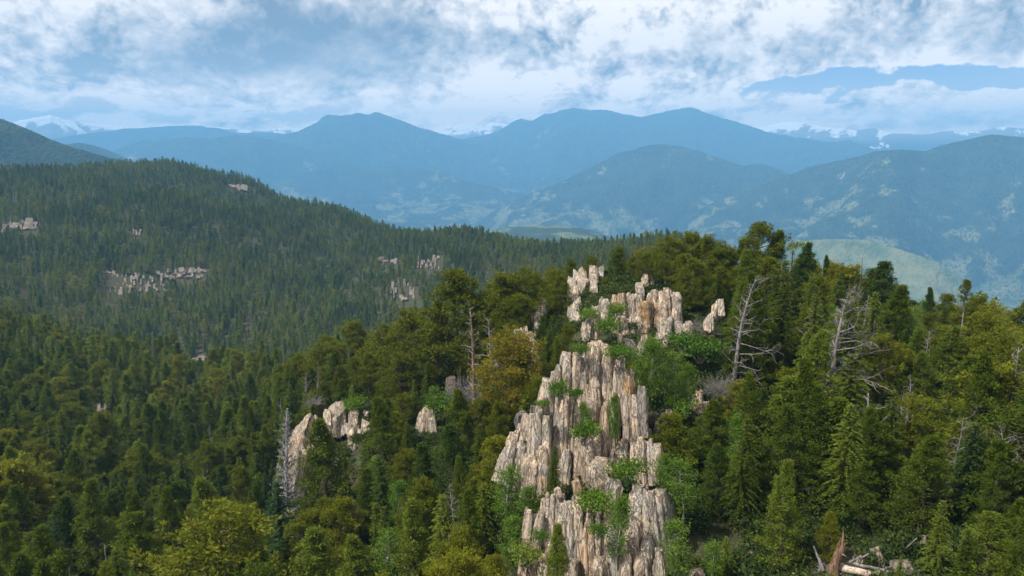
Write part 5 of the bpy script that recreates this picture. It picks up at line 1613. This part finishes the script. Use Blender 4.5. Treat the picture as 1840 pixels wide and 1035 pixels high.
# ------------------------------------------------------------------ dead trees, logs, low shrubs
def snag(label, ub, vb, ut, vt, d, seed, trunk_mat='dead', limbs=40, ln=2.4, name='dead_tree', cat='dead tree', **kw):
    B = at(ub, vb, d)
    z = min(B[2], gz(B[0], B[1])) - .1
    T = at(ut, vt, d)
    h = T[2] - z
    rs = np.random.RandomState(seed)
    tx = (T[0] - B[0]) / h
    t_, b_ = make_snag(rs, h, limbs, ln, tilt=(tx, 0), **kw)
    root = empty(name, (B[0], B[1], z), label, cat)
    link_mesh('trunk', t_.mesh('trunk', M[trunk_mat], True), None, root)
    link_mesh('branches', b_.mesh('branches', M['silver' if trunk_mat == 'silver' else 'dead'], True), None, root)
    return root
snag('forked grey snag leaning right over the dark layered spruce', 1318, 694, 1364, 497, 73, 1, limbs=46, ln=2.7, fork=0.0, flag=.2, twigs=5, thick=.95, spread=.1, low=.10)
snag('second big snag with a peeling tan trunk and branches swept right', 1490, 706, 1533, 518, 68, 2, limbs=58, ln=3.6, flag=0.0, twigs=6, thick=.95, spread=.15, low=.12)
snag('silver dead tree with fine upswept twigs beside the jagged outcrop', 514, 876, 515, 724, 82.5, 3, 'silver', limbs=120, ln=2.5, twigs=7, thick=.9, spread=.45, low=.10, shape='cone')
snag('tan snag with short bare limbs on the knoll left of the rust tinged pine', 851, 718, 845, 546, 86, 4, 'warm_bark', limbs=46, ln=1.9, twigs=4, thick=.9, spread=.05, low=.12)
snag('small grey dead tree with upswept limbs behind the rust tinged pine', 884, 640, 880, 570, 92, 5, limbs=26, ln=2.6, twigs=4, thick=1.2, spread=.2, low=.15)
snag('bare black spike of a dead tree standing on the crest against the haze', 1417, 520, 1424, 428, 102, 6, 'bark', limbs=34, ln=1.3, twigs=3, thick=.9, spread=.3, low=.1, shape='cone')
snag('crooked bare leader of a dying tree on the crest above the second big snag', 1537, 560, 1557, 458, 97, 7, 'bark', limbs=14, ln=.9, twigs=2, thick=.7, spread=.3, low=.3, flag=0.5)
snag('pale bare tree among the wind beaten pines near the right edge', 1812, 705, 1830, 616, 64, 8, limbs=34, ln=1.7, twigs=4, thick=.9, flag=.2, spread=.1)
snag('thin pale dead tree in the lower left forest below the slim fir', 194, 1032, 190, 972, 80, 9, limbs=26, ln=.9, twigs=3, thick=.8)
snag('grey bare tree mixed into the right forest under the half bare tree', 1660, 660, 1664, 590, 78, 10, limbs=30, ln=1.5, twigs=4, thick=.8)
snag('short pale stub of a broken trunk in the middle of the right forest', 1566, 735, 1567, 702, 57, 11, limbs=16, ln=1.8, twigs=3, thick=1.5, flag=0.0, spread=0.0)
snag('dead boughs hanging in the shade at the right edge of the forest', 1815, 850, 1800, 770, 53.5, 12, limbs=34, ln=2.6, twigs=5, thick=.8, flag=.4, droop=.25)
snag('pale dead boughs in the right forest left of the shaded tree', 1716, 840, 1722, 742, 55, 13, limbs=30, ln=2.2, twigs=5, thick=.7, flag=.2, droop=.2)
snag('grey dead boughs below the crest between the two big snags', 1452, 640, 1460, 560, 83, 14, limbs=40, ln=2.4, twigs=6, thick=.8, flag=.2, droop=.1)
snag('small white dead twigs at the bottom edge left of the blue green fir', 796, 1000, 806, 955, 50.5, 15, limbs=12, ln=.9, twigs=4, thick=1.0, flag=math.pi)
snag('slender dead tree at the left rim of the crest behind the fir row', 1352, 640, 1346, 560, 88, 16, limbs=26, ln=1.3, twigs=4, thick=.8)

def twig_bush(label, u, v, w, h, d, n, seed, mat='dead', up=.8):
    rs = np.random.RandomState(seed)
    B = at(u, v, d)
    g = Geo()
    for k in range(n):
        a = rs.uniform(0, 6.28); rr = rs.uniform(0, .35) * w
        p = np.array((math.cos(a) * rr, math.sin(a) * rr, -.3))
        dd = unit(np.array((math.cos(a) * rs.uniform(.2, 1.2), math.sin(a) * rs.uniform(.2, 1.2), up)))
        pts = [p]
        L = rs.uniform(.6, 1.2) * max(h, w * .6)
        for q in range(6):
            dd = unit(dd + rs.normal(0, .28, 3))
            p = p + dd * L / 6
            pts.append(p)
        g.tube(pts, np.linspace(.022, .006, 7), 3)
        for q in (2, 3, 4):
            d2 = unit(dd + rs.normal(0, .7, 3))
            g.tube([pts[q], pts[q] + d2 * L * .2, pts[q] + d2 * L * .38 + rs.normal(0, .05, 3)], [.012, .008, .004], 3)
    o = link_mesh('bare_shrub', g.mesh('bare_shrub', M[mat], True))
    o.location = B
    tag(o, label, 'shrub')
twig_bush('grey twiggy bush at the foot of the forked grey snag', 1296, 706, 2.0, 2.2, 67, 130, 1)
twig_bush('red twiggy shrub below the tangle of roots', 1268, 618, 1.5, 1.9, 80, 110, 2, 'red')
twig_bush('tangle of grey roots and twigs right of the wall of fins', 1256, 600, 2.3, 2.6, 85, 130, 3, up=.5)
twig_bush('grey heap of dead twigs around the tan snag', 838, 716, 2.4, 3.4, 87, 130, 4, up=.7)
twig_bush('grey bare bush on the left shoulder of the jagged outcrop', 565, 722, 2.4, 1.6, 112, 70, 5, up=.3)
twig_bush('dry grey bush behind the jagged outcrop, right of its green sapling', 660, 735, 1.8, 1.6, 112, 60, 6)

def shrub(label, u, v, s, d, tint, var=0, flat=1.0):
    B = at(u, v, d)
    r_ = place('bush', B[0], B[1], B[2], s, 1.0, u * .7, tint, label, None, var)
    r_.scale = (r_.scale[0], r_.scale[1], r_.scale[2] * flat)
shrub('mossy green tuft on the right shoulder of the tower top', 1112, 640, 1.5, 57.0, .25, 0, .7)
shrub('mossy green tuft on the left shoulder of the tower top', 1046, 634, .8, 57.0, .3, 1)
shrub('green tuft in the upper left crack of the main tower', 1006, 712, .9, 54.2, .2, 2, 1.4)
shrub('green tuft left of the leafy ledge sapling on the tower', 1037, 712, .8, 54.6, .15, 0)
shrub('little green tuft low on the left edge of the main tower', 975, 730, .6, 53.8, .35, 1)
shrub('green bush hanging below the ledge sapling on the tower', 1048, 790, 1.3, 51.6, .25, 2, 1.2)
shrub('leafy green bush between the boulders above the lower outcrop', 1074, 908, 1.5, 46.0, .55, 0, .8)
shrub('green bush right of the pale pink boulder under the tower', 1128, 858, 1.5, 49.0, .3, 1)
shrub('small dark bush in the cleft left of the leafy aspen', 1073, 962, .8, 43.2, .15, 2, 1.2)
shrub('small green bush on the left rib of the lower outcrop', 974, 968, .7, 42.9, .3, 0)
shrub('yellow green bush at the bottom left corner of the lower outcrop', 946, 1010, 1.2, 43.4, .8, 1)
shrub('green bush growing between fins on the left of the rusty wall', 1096, 600, 1.6, 80.5, .35, 2, 1.2)
shrub('bright green bush in the middle of the rusty wall', 1104, 566, 1.2, 83.5, .5, 0, 1.4)
shrub('bright green bush at the left end of the rusty wall', 1058, 572, 1.3, 84.5, .45, 1)
shrub('dark green bush left of the white boulder', 1226, 628, 2.2, 77.0, .1, 2)
shrub('olive bush under the red twiggy shrub', 1256, 640, 2.4, 75.0, .2, 0)
shrub('bright green bush on the top right of the jagged outcrop', 636, 736, 2.2, 110.0, .45, 1)
shrub('green bush right of the single grey pinnacle', 800, 738, 2.4, 94.0, .3, 2)
shrub('green bush under the aspens beside the flat grey slab', 1222, 740, 1.6, 62.5, .4, 0)

def log(label, p0, p1, r0, r1, seed, mat='log', broken=True, limbs=2, name='fallen_log'):
    rs = np.random.RandomState(seed)
    p0, p1 = np.array(p0), np.array(p1)
    n = 9
    L = np.linalg.norm(p1 - p0)
    t = np.linspace(0, 1, n)
    pts = p0 + (p1 - p0) * t[:, None] + np.cumsum(rs.normal(0, L * .010, (n, 3)), 0)
    rad = np.interp(t, [0, 1], [r0, r1]) * rs.uniform(.88, 1.12, n)
    g = Geo()
    g.tube(pts, rad, 9)
    root = empty(name, tuple(p0), label, 'stump' if name == 'stump' else 'fallen log')
    me = g.mesh('trunk', M[mat], True)
    o = link_mesh('trunk', me, None, root); o.location = -p0
    for k in range(limbs):
        q = rs.randint(2, n - 2)
        d = unit(np.cross(p1 - p0, rs.normal(0, 1, 3)) + (p1 - p0) * .3)
        d[2] = abs(d[2])
        l = L * rs.uniform(.12, .3)
        h = Geo()
        h.tube([pts[q], pts[q] + d * l * .5 + rs.normal(0, .03, 3), pts[q] + d * l + rs.normal(0, .08, 3)], [r1 * .6, r1 * .4, r1 * .12], 5)
        b = link_mesh('branch', h.mesh('branch', M['dead'], True), None, root); b.location = -p0
    return root
log('thick brown fallen log lying across the bottom edge of the clearing', at(1508, 1018, 45.2), at(1648, 1042, 43.6), .26, .17, 1)
log('pale barkless log lying on top of the thick brown one', at(1532, 1010, 45.4), at(1606, 1027, 44.4), .11, .06, 2, 'dead', limbs=1)
log('thin bleached pole propped up to the left of the log pile', at(1516, 1014, 45.4), at(1562, 994, 45.2), .07, .04, 3, 'dead', limbs=2)
log('bleached forked limb curving up behind the pale log', at(1574, 1028, 45.2), at(1604, 1016, 45.4), .06, .03, 4, 'dead', limbs=2)
log('short grey log slanting down under the broken stump', at(1512, 1028, 45.2), at(1520, 1050, 44.0), .09, .05, 5, 'dead', limbs=0)
def stump():
    rs = np.random.RandomState(6)
    p0, p1 = at(1492, 1050, 44.6), at(1509, 985, 45.0)
    root = empty('stump', tuple(p0), 'broken brown stump ending in sharp splinters', 'stump')
    t = np.linspace(0, 1, 8)
    pts = (p1 - p0) * t[:, None] + rs.normal(0, .025, (8, 3))
    g = Geo(); g.tube(pts, np.interp(t, [0, .3, 1], [.46, .33, .24]) * rs.uniform(.9, 1.1, 8), 10)
    link_mesh('trunk', g.mesh('trunk', M['stump']), None, root)
    top = pts[-1]
    for dx, dy, hh, r_ in ((.10, .02, 1.25, .12), (-.08, .05, .75, .13), (.02, -.12, .55, .12), (-.15, -.04, .38, .10), (.17, -.06, .45, .09)):
        h = Geo()
        h.tube([top + (dx * .7, dy, -.35), top + (dx, dy, hh * .3), top + (dx * 1.2 + rs.normal(0, .04), dy, hh * .7), top + (dx * 1.3 + rs.normal(0, .05), dy, hh)], [r_ * 1.2, r_, r_ * .5, .012], 5)
        link_mesh('splinter', h.mesh('splinter', M['stump']), None, root)
    for k in range(3):
        q = pts[2 + k * 2]
        d = unit(np.array((rs.normal(), -abs(rs.normal()), .3)))
        h = Geo(); h.tube([q, q + d * .4, q + d * .7 + rs.normal(0, .06, 3)], [.05, .035, .012], 5)
        link_mesh('branch', h.mesh('branch', M['dead'], True), None, root)
stump()
log('bent grey dead stem left of the broken stump', at(1478, 1024, 45.2), at(1460, 982, 45.3), .13, .04, 7, 'dead', limbs=2)
log('grey limb lying in the shade at the foot of the dark fir', at(1628, 985, 47.6), at(1648, 968, 47.6), .05, .03, 8, 'dead', limbs=1)

def litter():
    """broken twigs and chips strewn round the logs: nobody could count them"""
    rs = np.random.RandomState(12)
    g = Geo()
    for k in range(420):
        u, v = rs.uniform(1450, 1660), rs.uniform(975, 1045)
        p = at(u, v, 45.3 - (v - 1000) * .03)
        p[2] = gz(p[0], p[1]) + .05
        d = unit(np.array((rs.normal(), rs.normal(), rs.normal() * .25)))
        L = rs.uniform(.15, .9)
        g.tube([p, p + d * L * .5 + rs.normal(0, .03, 3), p + d * L], [.022, .018, .006], 4)
    o = link_mesh('twig_litter', g.mesh('twig_litter', M['dead'], True))
    tag(o, 'broken grey twigs strewn on the ground round the fallen logs', kind='stuff')
litter()
# ------------------------------------------------------------------ haze
def build_haze():
    x0, x1, y0, y1, z0, z1 = -14200, 14200, -14200, 15200, -1400, 1010
    V = [(x, y, z) for x in (x0, x1) for y in (y0, y1) for z in (z0, z1)]
    F = np.array([(0, 1, 3, 2), (4, 6, 7, 5), (0, 4, 5, 1), (2, 3, 7, 6), (0, 2, 6, 4), (1, 5, 7, 3)])
    m = bpy.data.materials.new('haze')
    m.use_nodes = True
    t = m.node_tree
    t.nodes.clear()
    o_ = t.nodes.new('ShaderNodeOutputMaterial')
    pv = t.nodes.new('ShaderNodeVolumePrincipled')
    pv.inputs['Color'].default_value = HAZE['col']
    pv.inputs['Density'].default_value = HAZE['dens']
    pv.inputs['Anisotropy'].default_value = HAZE['g']
    t.links.new(pv.outputs[0], o_.inputs['Volume'])
    o = link_mesh('haze', mesh_np('haze', V, F, m))
    tag(o, 'pale blue haze that fills the valley air', kind='stuff')
HAZE = dict(col=(0.20, 0.54, 1.0, 1), dens=1 / 7000.0, g=0.0)
build_haze()
